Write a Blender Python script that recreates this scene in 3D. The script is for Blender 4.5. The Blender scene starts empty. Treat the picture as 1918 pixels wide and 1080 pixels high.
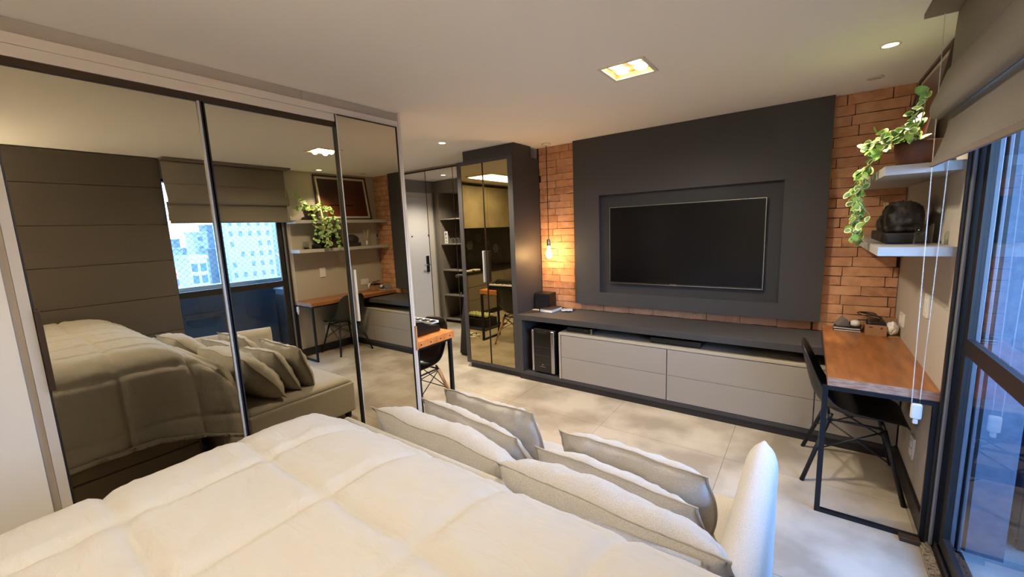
import bpy, bmesh, math, random
from mathutils import Vector, Matrix, noise
random.seed(7)
PI = math.pi
scene = bpy.context.scene
COL = scene.collection

# ------------------------------------------------------------------ camera, sky, exposure
cam_d = bpy.data.cameras.new('camera'); cam = bpy.data.objects.new('camera', cam_d); COL.objects.link(cam)
cam_d.sensor_fit = 'HORIZONTAL'; cam_d.sensor_width = 36.0; cam_d.lens = 764.31 / 1918 * 36.0
cam_d.clip_start = 0.02; cam_d.clip_end = 2000
def cam_rot(yaw, pitch, roll):
    fwd = Vector((-math.sin(yaw) * math.cos(pitch), math.cos(yaw) * math.cos(pitch), math.sin(pitch)))
    right = Vector((math.cos(yaw), math.sin(yaw), 0)); up = right.cross(fwd)
    r2 = math.cos(roll) * right + math.sin(roll) * up
    u2 = -math.sin(roll) * right + math.cos(roll) * up
    return Matrix((r2, u2, -fwd)).transposed()
cam.matrix_world = Matrix.Translation((0, 0, 1.6)) @ cam_rot(*[math.radians(a) for a in (36.126, -8.308, -2.327)]).to_4x4()
scene.camera = cam

world = bpy.data.worlds.new('world'); scene.world = world; world.use_nodes = True
nt = world.node_tree; nt.nodes.clear()
o_ = nt.nodes.new('ShaderNodeOutputWorld'); bg = nt.nodes.new('ShaderNodeBackground')
tc = nt.nodes.new('ShaderNodeTexCoord'); sx = nt.nodes.new('ShaderNodeSeparateXYZ'); rp = nt.nodes.new('ShaderNodeValToRGB')
nt.links.new(tc.outputs['Generated'], sx.inputs[0]); nt.links.new(sx.outputs['Z'], rp.inputs[0]); nt.links.new(rp.outputs[0], bg.inputs[0]); nt.links.new(bg.outputs[0], o_.inputs[0])
e = rp.color_ramp.elements
e[0].position = 0.0; e[0].color = (0.36, 0.60, 1.0, 1); e[1].position = 0.6; e[1].color = (0.14, 0.36, 0.92, 1)
bg.inputs[1].default_value = 14.0

TUNG = (1.0, 0.87, 0.69)
def light(name, kind, loc, energy, color, rot=(0, 0, 0), **kw):
    d = bpy.data.lights.new(name, kind); d.energy = energy; d.color = color
    for k, v in kw.items(): setattr(d, k, v)
    ob = bpy.data.objects.new(name, d); ob.location = loc; ob.rotation_euler = rot; COL.objects.link(ob); return ob
P_DOOR = light('door_portal', 'AREA', (0.66, 1.98, 1.2), 1, (1, 1, 1), (0, math.radians(90), 0), shape='RECTANGLE', size=2.2, size_y=1.2)
P_DOOR.data.cycles.is_portal = True
vs = scene.view_settings
scene.display_settings.display_device = 'sRGB'
vs.view_transform = 'Standard'; vs.look = 'None'; vs.exposure = 1.10; vs.gamma = 1.0; vs.use_curve_mapping = False
scene.cycles.use_denoising = True
scene.cycles.max_bounces = 12; scene.cycles.diffuse_bounces = 8; scene.cycles.glossy_bounces = 6; scene.cycles.transparent_max_bounces = 12
scene.cycles.sample_clamp_indirect = 6.0; scene.cycles.caustics_reflective = False; scene.cycles.caustics_refractive = False

# ------------------------------------------------------------------ materials
def srgb(r, g, b):
    f = lambda c: c / 12.92 if c <= 0.04045 else ((c + 0.055) / 1.055) ** 2.4
    return (f(r / 255), f(g / 255), f(b / 255), 1)
MATS = {}
def mat(name, col, rough=0.6, metal=0.0, spec=0.5, col2=None, nscale=6.0, ndetail=4, bump=0.0, bscale=200.0, emit=None, estr=0.0, stretch=None, contrast=(0.35, 0.65), coat=0.0, sheen=0.0):
    m = bpy.data.materials.new(name); m.use_nodes = True; MATS[name] = m
    N = m.node_tree.nodes; L = m.node_tree.links; b = N['Principled BSDF']
    b.inputs['Base Color'].default_value = col if len(col) == 4 else (*col, 1)
    b.inputs['Roughness'].default_value = rough; b.inputs['Metallic'].default_value = metal
    b.inputs['Specular IOR Level'].default_value = spec; b.inputs['Coat Weight'].default_value = coat; b.inputs['Sheen Weight'].default_value = sheen
    geo = None
    if col2 or bump:
        geo = N.new('ShaderNodeNewGeometry'); mp = N.new('ShaderNodeMapping'); L.new(geo.outputs['Position'], mp.inputs[0])
        if stretch: mp.inputs['Scale'].default_value = stretch
    if col2:
        n = N.new('ShaderNodeTexNoise'); n.inputs['Scale'].default_value = nscale; n.inputs['Detail'].default_value = ndetail
        L.new(mp.outputs[0], n.inputs['Vector'])
        r = N.new('ShaderNodeValToRGB'); r.color_ramp.elements[0].position = contrast[0]; r.color_ramp.elements[1].position = contrast[1]
        r.color_ramp.elements[0].color = col if len(col) == 4 else (*col, 1); r.color_ramp.elements[1].color = col2 if len(col2) == 4 else (*col2, 1)
        L.new(n.outputs[0], r.inputs[0]); L.new(r.outputs[0], b.inputs['Base Color'])
    if bump:
        n2 = N.new('ShaderNodeTexNoise'); n2.inputs['Scale'].default_value = bscale; n2.inputs['Detail'].default_value = 3
        L.new(mp.outputs[0], n2.inputs['Vector']); bp = N.new('ShaderNodeBump'); bp.inputs['Strength'].default_value = bump; bp.inputs['Distance'].default_value = 0.002
        L.new(n2.outputs[0], bp.inputs['Height']); L.new(bp.outputs[0], b.inputs['Normal'])
    if emit:
        b.inputs['Emission Color'].default_value = (*emit, 1); b.inputs['Emission Strength'].default_value = estr
    return m
def mix_glass(name, tint, rough=0.0, refl=1.0):
    m = bpy.data.materials.new(name); m.use_nodes = True; N = m.node_tree.nodes; L = m.node_tree.links; N.clear()
    o = N.new('ShaderNodeOutputMaterial'); mx = N.new('ShaderNodeMixShader'); t = N.new('ShaderNodeBsdfTransparent'); g = N.new('ShaderNodeBsdfGlossy')
    fr = N.new('ShaderNodeFresnel'); fr.inputs[0].default_value = 1.45; t.inputs[0].default_value = (*tint, 1); g.inputs['Roughness'].default_value = rough
    g.inputs[0].default_value = (refl, refl, refl, 1)
    ge = N.new('ShaderNodeNewGeometry'); iv = N.new('ShaderNodeMath'); iv.operation = 'SUBTRACT'; iv.inputs[0].default_value = 1.0; L.new(ge.outputs['Backfacing'], iv.inputs[1])
    mu = N.new('ShaderNodeMath'); mu.operation = 'MULTIPLY'; L.new(fr.outputs[0], mu.inputs[0]); L.new(iv.outputs[0], mu.inputs[1])
    L.new(mu.outputs[0], mx.inputs[0]); L.new(t.outputs[0], mx.inputs[1]); L.new(g.outputs[0], mx.inputs[2]); L.new(mx.outputs[0], o.inputs[0])
    MATS[name] = m; return m

mat('ceiling_paint', srgb(244, 240, 234), 0.9, bump=0.05, bscale=60)
mat('wall_paint', srgb(182, 174, 161), 0.9, bump=0.15, bscale=90)
mat('white_wall', srgb(226, 220, 210), 0.9, bump=0.15, bscale=70)
mat('grey_wall', srgb(150, 146, 142), 0.9, bump=0.1, bscale=80)
mat('charcoal', srgb(62, 60, 60), 0.55, spec=0.35, bump=0.04, bscale=400)
mat('charcoal_shaded', srgb(52, 51, 51), 0.6, spec=0.3, bump=0.04, bscale=400)  # shade inside the TV recess put into a darker charcoal
mat('kick_black', srgb(34, 31, 32), 0.5)
mat('greige', srgb(150, 143, 134), 0.5, spec=0.4, bump=0.03, bscale=300)
mat('greige_edge', srgb(168, 160, 142), 0.5)
mat('fascia', srgb(214, 202, 188), 0.6, bump=0.04, bscale=200)
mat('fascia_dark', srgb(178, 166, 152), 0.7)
mat('wardrobe_white', srgb(196, 188, 178), 0.55)
mat('bronze', srgb(70, 54, 40), 0.35, metal=0.6)
mat('dark_frame', srgb(32, 28, 27), 0.45)
mat('jamb_metal', srgb(120, 120, 126), 0.4, metal=.2)
mat('aluminium', srgb(196, 192, 188), 0.4, metal=0.35)
mat('beige_metal', srgb(205, 188, 160), 0.45, metal=0.2)
mat('mirror_tinted', (0.62, 0.57, 0.44), 0.0, metal=1.0)
mat('mirror_bronze', (0.52, 0.44, 0.27), 0.0, metal=1.0)
mat('mirror_clear', (0.80, 0.79, 0.77), 0.0, metal=1.0)
mat('mortar', srgb(58, 34, 20), 0.95, bump=0.3, bscale=120)
for i, (a, b) in enumerate((((202, 150, 110), (176, 124, 90)), ((192, 140, 102), (210, 160, 120)), ((178, 128, 96), (196, 146, 110)), ((208, 158, 120), (170, 120, 88)))):
    mat('brick_%d' % i, srgb(*a), 0.9, col2=srgb(*b), nscale=14, ndetail=6, bump=0.7, bscale=90)
mat('floor_tile', srgb(152, 140, 122), 0.38, spec=0.45, col2=srgb(186, 175, 157), nscale=2.6, ndetail=8, contrast=(0.38, 0.60), bump=0.05, bscale=30)
mat('floor_joint', srgb(120, 108, 92), 0.8)
mat('duvet', srgb(182, 178, 170), 0.85, sheen=0.2, bump=0.38, bscale=9, stretch=(1, 2.4, 1))
[setattr(n_.inputs['Distance'], 'default_value', 0.012) for n_ in MATS['duvet'].node_tree.nodes if n_.type == 'BUMP']
[setattr(n_.inputs['Distortion'], 'default_value', 1.2) for n_ in MATS['duvet'].node_tree.nodes if n_.type == 'TEX_NOISE']
mat('linen', srgb(174, 168, 158), 0.95, col2=srgb(190, 185, 176), nscale=260, ndetail=2, bump=0.5, bscale=700, sheen=0.3)
mat('linen_dark', srgb(176, 168, 156), 0.95, bump=0.4, bscale=700)
mat('sofa_fabric', srgb(178, 171, 160), 0.95, col2=srgb(194, 188, 178), nscale=300, ndetail=2, bump=0.5, bscale=600, sheen=0.3)
mat('bed_fabric', srgb(140, 130, 116), 0.9, bump=0.3, bscale=500)
mat('head_fabric', srgb(92, 85, 78), 0.95, col2=srgb(102, 94, 86), nscale=250, bump=0.5, bscale=500)
mat('blind_fabric', srgb(130, 124, 115), 0.95, col2=srgb(140, 134, 125), nscale=300, bump=0.4, bscale=700)
mat('blind_edge', srgb(128, 116, 106), 0.9)
mat('plastic_white', srgb(228, 226, 222), 0.4)
mat('plastic_black', srgb(16, 16, 17), 0.35)
mat('chair_black', srgb(30, 29, 29), 0.42)
mat('chair_gloss', srgb(12, 12, 13), 0.22)
mat('metal_black', srgb(24, 25, 30), 0.45, metal=0.3, bump=0.2, bscale=60)
mat('steel', srgb(180, 178, 176), 0.25, metal=1.0)
mat('screen', (0.002, 0.002, 0.003), 0.18, spec=0.25)
mat('wood_desk', srgb(128, 76, 42), 0.32, col2=srgb(172, 112, 62), nscale=3.2, ndetail=6, stretch=(7, 1.2, 4), contrast=(0.3, 0.7), spec=0.5, bump=0.1, bscale=30)
mat('wood_desk_end', srgb(150, 110, 90), 0.5, col2=srgb(186, 150, 124), nscale=20, stretch=(1, 1, 5))
mat('wood_table', srgb(190, 112, 52), 0.35, col2=srgb(226, 150, 84), nscale=3.2, ndetail=6, stretch=(1.2, 6, 4), contrast=(0.3, 0.7))
mat('wood_leg', srgb(190, 140, 90), 0.5, col2=srgb(210, 164, 112), nscale=10, stretch=(6, 6, 1))
mat('shelf_grey', srgb(176, 170, 164), 0.5)
mat('granite', srgb(150, 138, 120), 0.35, col2=srgb(80, 70, 60), nscale=120, contrast=(0.45, 0.6))
mat('balcony_wall', srgb(100, 112, 128), 0.9, bump=1.0, bscale=60, col2=srgb(114, 124, 138), nscale=30)
mat('balcony_dark', srgb(74, 80, 92), 0.8, bump=0.2, bscale=60)
mat('balcony_floor', srgb(140, 140, 138), 0.6, col2=srgb(160, 160, 156), nscale=8)
mat('coping', srgb(190, 190, 186), 0.7)
mat('concrete', srgb(170, 170, 168), 0.9)
mat('door_white', srgb(214, 212, 208), 0.5)
mat('door_frame', srgb(206, 200, 188), 0.6)
mat('tower_panel', srgb(140, 132, 118), 0.6)
mat('tower_inner', srgb(108, 100, 86), 0.7)
mat('kitchen_upper', srgb(140, 128, 98), 0.6, col2=srgb(118, 108, 82), nscale=3)
mat('kitchen_lower', srgb(120, 112, 98), 0.5)
mat('kitchen_black', srgb(14, 13, 13), 0.25)
mat('hex_grey', srgb(110, 108, 104), 0.4)
mat('hex_dim', srgb(58, 57, 55), 0.5)
mat('paper', srgb(232, 230, 226), 0.8)
mat('book_cover', srgb(36, 30, 30), 0.6)
mat('blue_paper', srgb(150, 168, 198), 0.6)
mat('cardboard', srgb(168, 128, 92), 0.85, col2=srgb(156, 116, 80), nscale=12)
mat('card_print', srgb(96, 66, 48), 0.9)
mat('poster', srgb(34, 22, 20), 0.3, col2=srgb(96, 54, 34), nscale=1.3, ndetail=1, contrast=(0.42, 0.66), coat=0.3)
mat('poster_mat', srgb(214, 206, 192), 0.6)
mat('frame_wood', srgb(58, 42, 30), 0.5)
mat('leaf_green', srgb(96, 140, 60), 0.45, col2=srgb(128, 168, 76), nscale=30)
mat('leaf_pale', srgb(206, 212, 132), 0.5)
mat('leaf_blue', srgb(78, 120, 84), 0.5)
mat('stem_mat', srgb(150, 150, 84), 0.6)
mat('pot', srgb(110, 66, 44), 0.6, col2=srgb(84, 48, 34), nscale=14)
mat('soil', srgb(48, 34, 24), 0.95, bump=0.8, bscale=60)
mat('stone_dark', srgb(50, 42, 36), 0.7, col2=srgb(38, 30, 26), nscale=20, bump=0.6, bscale=60)
mat('reed', srgb(220, 206, 180), 0.7)
mat('mat_black', srgb(26, 25, 25), 0.9)
mat('sandal', srgb(220, 214, 190), 0.7)
mat('pale_green', srgb(176, 184, 128), 0.7)
mat('sign_cream', srgb(226, 220, 180), 0.6)
mat('lamp_glow', (1, 0.9, 0.7), 0.5, emit=(1.0, 0.86, 0.62), estr=9)
mat('lamp_glow_soft', (1, 0.9, 0.7), 0.5, emit=(1.0, 0.80, 0.46), estr=3)
mat('bulb_glow', (1, 0.9, 0.7), 0.5, emit=(1.0, 0.62, 0.24), estr=16)
mat('lamp_trim', srgb(226, 218, 204), 0.5)
mat('gold_reflector', srgb(190, 170, 118), 0.6)
mat('cord_dark', srgb(40, 24, 18), 0.7)
mat('city_white', srgb(140, 140, 140), 0.9)
mat('city_grey', srgb(98, 106, 116), 0.9)
mat('city_blue', srgb(52, 76, 128), 0.6)
mat('city_window', srgb(78, 90, 114), 0.4)
mat('city_red', srgb(190, 120, 108), 0.9)
mat('city_ground', srgb(150, 154, 152), 1.0, col2=srgb(112, 128, 110), nscale=0.05)
mat('net_cord', srgb(40, 44, 52), 0.8)
mix_glass('pane', (0.93, 0.96, 0.98))
mix_glass('clear_glass', (0.86, 0.88, 0.86))
mix_glass('smoke_glass', (0.10, 0.10, 0.11))
M = MATS

# ------------------------------------------------------------------ mesh helpers
def bm_new(): return bmesh.new()
def add_box(bm, x0, x1, y0, y1, z0, z1, bevel=0.0, seg=2, mi=0):
    r = bmesh.ops.create_cube(bm, size=1.0)
    vs_ = r['verts']
    bmesh.ops.scale(bm, vec=(abs(x1 - x0), abs(y1 - y0), abs(z1 - z0)), verts=vs_)
    bmesh.ops.translate(bm, vec=((x0 + x1) / 2, (y0 + y1) / 2, (z0 + z1) / 2), verts=vs_)
    fs = set(f for v in vs_ for f in v.link_faces)
    for f in fs: f.material_index = mi
    if bevel > 0:
        es = list(set(e_ for v in vs_ for e_ in v.link_edges))
        rr = bmesh.ops.bevel(bm, geom=es, offset=bevel, segments=seg, affect='EDGES', profile=0.5)
        for f in rr['faces']: f.material_index = mi
    return bm
def box(x0, x1, y0, y1, z0, z1, bevel=0.0, seg=2):
    return add_box(bm_new(), x0, x1, y0, y1, z0, z1, bevel, seg)
def add_tube(bm, pts, r, n=8, cap=True, radii=None, mi=0):
    pts = [Vector(p) for p in pts]; rings = []
    for i, p in enumerate(pts):
        t = (pts[min(i + 1, len(pts) - 1)] - pts[max(i - 1, 0)])
        t = t.normalized() if t.length > 1e-9 else Vector((0, 0, 1))
        if i == 0:
            a = Vector((0, 0, 1)) if abs(t.z) < 0.9 else Vector((1, 0, 0)); u = t.cross(a).normalized()
        else:
            u = (u - t * u.dot(t)); u = u.normalized() if u.length > 1e-6 else t.orthogonal().normalized()
        w = t.cross(u); rr = radii[i] if radii else r
        rings.append([bm.verts.new(p + rr * (math.cos(2 * PI * k / n) * u + math.sin(2 * PI * k / n) * w)) for k in range(n)])
    for i in range(len(rings) - 1):
        for k in range(n):
            f = bm.faces.new((rings[i][k], rings[i][(k + 1) % n], rings[i + 1][(k + 1) % n], rings[i + 1][k])); f.material_index = mi; f.smooth = True
    if cap:
        f = bm.faces.new(rings[0][::-1]); f.material_index = mi; f = bm.faces.new(rings[-1]); f.material_index = mi
    return bm
def add_lathe(bm, prof, c=(0, 0, 0), n=24, mi=0, smooth=True, cap=True):
    rings = []
    for r, z in prof:
        rings.append([bm.verts.new((c[0] + r * math.cos(2 * PI * k / n), c[1] + r * math.sin(2 * PI * k / n), c[2] + z)) for k in range(n)])
    for i in range(len(rings) - 1):
        for k in range(n):
            f = bm.faces.new((rings[i][k], rings[i][(k + 1) % n], rings[i + 1][(k + 1) % n], rings[i + 1][k])); f.material_index = mi; f.smooth = smooth
    if cap:
        bm.faces.new(rings[0][::-1]).material_index = mi; bm.faces.new(rings[-1]).material_index = mi
    return bm
def extrude_profile(bm, prof, a0, a1, axis='x'):
    # prof: closed polygon of 2D points; axis x -> (y,z) points, axis y -> (x,z), axis z -> (x,y)
    def P(p, a): return {'x': (a, p[0], p[1]), 'y': (p[0], a, p[1]), 'z': (p[0], p[1], a)}[axis]
    A = [bm.verts.new(P(p, a0)) for p in prof]; B = [bm.verts.new(P(p, a1)) for p in prof]; n = len(prof)
    for i in range(n): bm.faces.new((A[i], A[(i + 1) % n], B[(i + 1) % n], B[i]))
    bm.faces.new(A[::-1]); bm.faces.new(B); return bm
def obj(name, bm, m, parent=None, smooth=False, sub=0, solid=0.0):
    me = bpy.data.meshes.new(name)
    if smooth:
        for f in bm.faces: f.smooth = True
    bmesh.ops.recalc_face_normals(bm, faces=bm.faces[:])
    bm.to_mesh(me); bm.free()
    for k in (m if isinstance(m, (list, tuple)) else [m]): me.materials.append(MATS[k])
    o = bpy.data.objects.new(name, me); COL.objects.link(o)
    if parent is not None:
        o.parent = parent
        o.matrix_parent_inverse = Matrix.Identity(4)
        if parent.get('_abs'):   # geometry given in world coordinates: shift into the parent's frame
            me.transform(Matrix.Translation(-root_loc(parent)))
    if solid: md = o.modifiers.new('solid', 'SOLIDIFY'); md.thickness = solid; md.offset = 0
    if sub: md = o.modifiers.new('sub', 'SUBSURF'); md.levels = sub; md.render_levels = sub
    return o
def root_loc(p):
    v = Vector(p.location); 
    while p.parent: p = p.parent; v += p.location
    return v
def tag(o, label, cat, group=None, kind=None):
    if label: o['label'] = label
    if cat: o['category'] = cat
    if group: o['group'] = group
    if kind: o['kind'] = kind
    return o
def thing(name, label, cat, loc=(0, 0, 0), rz=0.0, group=None, absolute=True):
    o = bpy.data.objects.new(name, None); COL.objects.link(o); o.location = loc; o.rotation_euler = (0, 0, rz); o.empty_display_size = 0.05
    if absolute: o['_abs'] = 1
    return tag(o, label, cat, group)
def sub_of(o): o['_abs'] = 1; return o
def struct(name, bm, m, parent=None, **kw):
    o = obj(name, bm, m, parent, **kw)
    if parent is None: o['kind'] = 'structure'
    return o
def sthing(name, loc=(0, 0, 0)):
    o = bpy.data.objects.new(name, None); COL.objects.link(o); o.location = loc; o['kind'] = 'structure'; o['_abs'] = 1; o.empty_display_size = 0.05; return o
def single(name, bm, m, label, cat, origin=None, group=None, **kw):
    o = obj(name, bm, m, None, **kw)
    if origin is not None: o.data.transform(Matrix.Translation(-Vector(origin))); o.location = origin
    return tag(o, label, cat, group)
def text_bm(s, size, extrude=0.001):
    c = bpy.data.curves.new('t', 'FONT'); c.body = s; c.size = size; c.extrude = extrude; c.align_x = 'CENTER'; c.align_y = 'CENTER'; c.resolution_u = 2
    o = bpy.data.objects.new('t', c); COL.objects.link(o); bpy.context.view_layer.update()
    me = bpy.data.meshes.new_from_object(o.evaluated_get(bpy.context.evaluated_depsgraph_get()))
    bm = bm_new(); bm.from_mesh(me); bpy.data.objects.remove(o); bpy.data.curves.remove(c); bpy.data.meshes.remove(me); return bm
def xf(bm, mtx): bmesh.ops.transform(bm, matrix=mtx, verts=bm.verts[:]); return bm

XR, XM, YB, ZC = 0.537, -2.464, 3.97, 2.46

# ------------------------------------------------------------------ room shell
fl = sthing('floor')
obj('screed', box(-5.4, XR, -1.65, 4.0, -0.08, -0.004), 'floor_joint', fl)
struct('trim_1', box(XR, .667, 1.30, 2.75, -.12, -.002), 'concrete')
xs = [-0.39 + 0.9 * k for k in range(-6, 3)]; ys = [2.90 + 0.9 * k for k in range(-6, 3)]
for i in range(len(xs) - 1):
    for j in range(len(ys) - 1):
        x0, x1, y0, y1 = max(xs[i], -5.4), min(xs[i + 1], XR), max(ys[j], -1.65), min(ys[j + 1], 4.0)
        if x1 - x0 < 0.02 or y1 - y0 < 0.02: continue
        obj('tile', box(x0 + .001, x1 - .001, y0 + .001, y1 - .001, -0.012, 0.0), 'floor_tile', fl)

def ceiling_with_holes(holes):
    xs_ = sorted(set([-5.4, XR + 0.1] + [h[0] for h in holes] + [h[1] for h in holes]))
    ys_ = sorted(set([-1.65, 4.0] + [h[2] for h in holes] + [h[3] for h in holes]))
    bm = bm_new()
    for i in range(len(xs_) - 1):
        for j in range(len(ys_) - 1):
            cx, cy = (xs_[i] + xs_[i + 1]) / 2, (ys_[j] + ys_[j + 1]) / 2
            if any(h[0] < cx < h[1] and h[2] < cy < h[3] for h in holes): continue
            add_box(bm, xs_[i], xs_[i + 1], ys_[j], ys_[j + 1], ZC, ZC + 0.14)
    return bm
QA = (-0.875, 2.39); QB = (-0.875, -0.10); hs = 0.118
PANEL = (-4.52, -4.02, 0.55, 1.82)
struct('ceiling', ceiling_with_holes([(q[0] - hs, q[0] + hs, q[1] - hs, q[1] + hs) for q in (QA, QB)]), 'ceiling_paint')
struct('wall_tv', box(-5.4, XR + 0.1, 3.985, 4.1, 0, ZC + .14), 'wall_paint')
bm = box(XR, XR + 0.13, 2.61, 3.985, 0, ZC + .14); add_box(bm, XR, XR + 0.13, 1.36, 2.61, 2.26, ZC + .14); add_box(bm, XR, XR + 0.13, -1.75, 1.36, 0, ZC + .14)
struct('wall_right', bm, 'wall_paint')
struct('wall_back', box(-5.4, XR, -1.75, -1.65, 0, ZC + .14), 'white_wall')
struct('wall_entry', box(-5.45, -5.33, -1.65, 3.985, 0, ZC), 'grey_wall')
struct('wall_left', box(-3.12, XM + 0.012, -1.65, 0.112, 0, ZC), 'white_wall')
struct('baseboard_right', box(XR - 0.015, XR, 2.62, 3.46, 0.0, 0.105, 0.002), 'kick_black')

# ------------------------------------------------------------------ brick cladding (bricks are parts of the TV wall's cladding)
bw = sthing('wall_brick', (0, YB, 0))
obj('mortar', box(-2.49, XR, YB + 0.008, YB + 0.0149, 0.70, ZC), 'mortar', bw)
protos = []
for v in range(6):
    bm = box(0, 1, 0, 1, 0, 1)
    bmesh.ops.subdivide_edges(bm, edges=[e_ for e_ in bm.edges if abs((e_.verts[0].co - e_.verts[1].co).x) > .5], cuts=3)
    for vt in bm.verts:
        vt.co.z += random.uniform(-.035, .035); vt.co.y += random.uniform(-.12, .12) if vt.co.y < .5 else 0; vt.co.x += random.uniform(-.008, .008)
    me = bpy.data.meshes.new('brick'); bm.to_mesh(me); bm.free(); me.materials.append(M['brick_%d' % (v % 4)]); protos.append(me)
nrow = 24; rh = (ZC - 0.705) / nrow
def brick_rows(xa, xb, rows, L=0.262):
    for r in rows:
        off = random.uniform(0.05, 0.22) if r % 2 else random.uniform(0.0, 0.08)
        x = xa - off
        while x < xb - 0.01:
            w = L * random.uniform(0.86, 1.12); x0, x1 = max(x, xa), min(x + w, xb)
            if x1 - x0 > 0.02:
                o = bpy.data.objects.new('brick', random.choice(protos)); COL.objects.link(o); o.parent = bw
                d = 0.012 * random.uniform(.7, 1.25)
                o.location = (x0 + .0025, -d + .008, 0.705 + r * rh + .002); o.scale = (x1 - x0 - .005, d, rh - .0045)
            x += w
brick_rows(-2.46, -1.96, range(nrow)); brick_rows(0.06, XR - 0.001, range(nrow)); brick_rows(-1.96, 0.06, (0, 1))

# ------------------------------------------------------------------ TV panel with recess
tp = thing('tv_panel', 'large charcoal panel with a recessed rectangle behind the television', 'panel', (-0.95, 3.90, 0.78))
x0, x1, z0, z1 = -2.005, 0.103, 0.785, ZC - 0.002; nx0, nx1, nz0, nz1 = -1.722, -0.176, 0.915, 1.893
bm = bm_new()
add_box(bm, x0, nx0, 3.895, 3.955, z0, z1); add_box(bm, nx1, x1, 3.895, 3.955, z0, z1)
add_box(bm, nx0, nx1, 3.895, 3.955, z0, nz0); add_box(bm, nx0, nx1, 3.895, 3.955, nz1, z1)
bmesh.ops.remove_doubles(bm, verts=bm.verts[:], dist=1e-5)
obj('frame_board', bm, 'charcoal', tp)
obj('back_board', box(nx0, nx1, 3.940, 3.955, nz0, nz1), 'charcoal_shaded', tp)
tv = thing('television', 'large black flat television mounted in the charcoal recess', 'television', (-0.96, 3.92, 1.02))
obj('casing', box(-1.612, -0.292, 3.905, 3.9395, 1.022, 1.765, 0.004), 'plastic_black', tv)
obj('screen', box(-1.605, -0.299, 3.902, 3.9049, 1.034, 1.759), 'screen', tv)
bm = box(-1.616, -0.288, 3.900, 3.906, 1.764, 1.768); add_box(bm, -0.292, -0.288, 3.900, 3.906, 1.02, 1.766); add_box(bm, -1.616, -1.612, 3.900, 3.906, 1.02, 1.766); add_box(bm, -1.616, -.288, 3.900, 3.906, 1.018, 1.0225)
obj('bezel', bm, 'steel', tv)
bm = xf(text_bm('SAMSUNG', 0.013, 0.0006), Matrix.Translation((-1.00, 3.8995, 1.028)) @ Matrix.Rotation(PI / 2, 4, 'X')); obj('brand_mark', bm, 'steel', tv)

# ------------------------------------------------------------------ low media cabinet
mc = thing('media_cabinet', 'long low charcoal media cabinet under the television with greige drawers', 'cabinet', (-0.95, 3.7, 0))
YC = 3.44
bm = box(-2.455, 0.53, YC, 3.956, 0.650, 0.705, 0.002); obj('top_board', bm, 'charcoal', mc)
obj('side_panel', box(-2.455, -2.402, YC, 3.955, 0.06, 0.649, 0.001), 'charcoal', mc)
obj('bottom_board', box(-2.401, 0.53, YC, 3.955, 0.06, 0.092), 'charcoal', mc)
obj('plinth', box(-2.455, 0.53, YC + 0.012, 3.9, 0.0, 0.0595), 'kick_black', mc)
obj('back_panel', box(-2.401, 0.53, 3.94, 3.955, 0.093, 0.649), 'kick_black', mc)
dc = sub_of(obj('drawer_carcass', add_box(add_box(box(-1.964, -1.945, YC, 3.93, 0.0925, 0.566), -1.944, .53, YC, 3.93, 0.547, 0.566), -1.944, .53, YC + .03, 3.93, 0.0925, 0.546), 'greige_edge', mc))
dc['label'] = 'pale greige surround of the drawers'
for xa, xb in ((-1.938, -0.926), (-0.919, 0.087), (0.094, 0.528)):
    for za, zb in ((0.095, 0.3165), (0.3195, 0.541)):
        obj('drawer_front', box(xa, xb, YC + 0.002, YC + 0.0295, za, zb, 0.0015), 'greige', mc)
# wine cooler
wc = thing('wine_cooler', 'small black wine cooler with silver side strips in the open bay', 'appliance', (-2.16, 3.6, 0.0925))
obj('body', box(-2.293, -2.030, 3.50, 3.90, 0.107, 0.560, 0.006), 'plastic_black', wc)
dr = sub_of(obj('glass_door', box(-2.270, -2.070, 3.462, 3.499, 0.112, 0.556, 0.003), 'kitchen_black', wc))
for xa, xb in ((-2.297, -2.272), (-2.068, -2.028)):
    obj('door_strip', box(xa, xb, 3.455, 3.499, 0.112, 0.556, 0.008, 3), 'steel', wc)
bm = bm_new()
for k in range(6): add_box(bm, -2.235 + k * .022, -2.224 + k * .022, 3.4605, 3.4619, 0.532, 0.537)
obj('touch_key', bm, 'charcoal', wc)
bm = bm_new(); add_box(bm, -2.178, -2.162, 3.4605, 3.4619, .185, .198); add_box(bm, -2.205, -2.135, 3.4605, 3.4619, .170, .174); obj('maker_mark', bm, 'hex_grey', wc)
for z in (.2, .29, .38):
    obj('wire_shelf', box(-2.265, -2.075, 3.4606, 3.4619, z, z + .002), 'charcoal', wc)
for x in (-2.27, -2.05):
    for y in (3.53, 3.87): obj('foot', add_lathe(bm_new(), [(.012, 0), (.012, .0145)], (x, y, .0925), 10), 'plastic_black', wc)
# devices in the open slot
rc = thing('cable_box', 'black cable box with a small upright remote stand on the left end of the drawers', 'electronics', (-1.78, 3.6, 0.567))
obj('body', box(-1.91, -1.655, 3.52, 3.70, 0.5665, 0.612, 0.003), 'plastic_black', rc)
obj('front_light', box(-1.72, -1.695, 3.518, 3.5199, 0.592, 0.597), 'steel', rc)
obj('stand', box(-1.648, -1.632, 3.50, 3.56, 0.5665, 0.622, 0.003), 'steel', rc)
sb = thing('game_console', 'flat black console lying in the slot above the right drawers', 'electronics', (-0.85, 3.62, 0.567))
obj('body', box(-1.08, -0.67, 3.50, 3.78, 0.5665, 0.618, 0.006), 'plastic_black', sb)
obj('groove', box(-1.075, -0.675, 3.4985, 3.4999, 0.590, 0.594), 'charcoal', sb)
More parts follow.
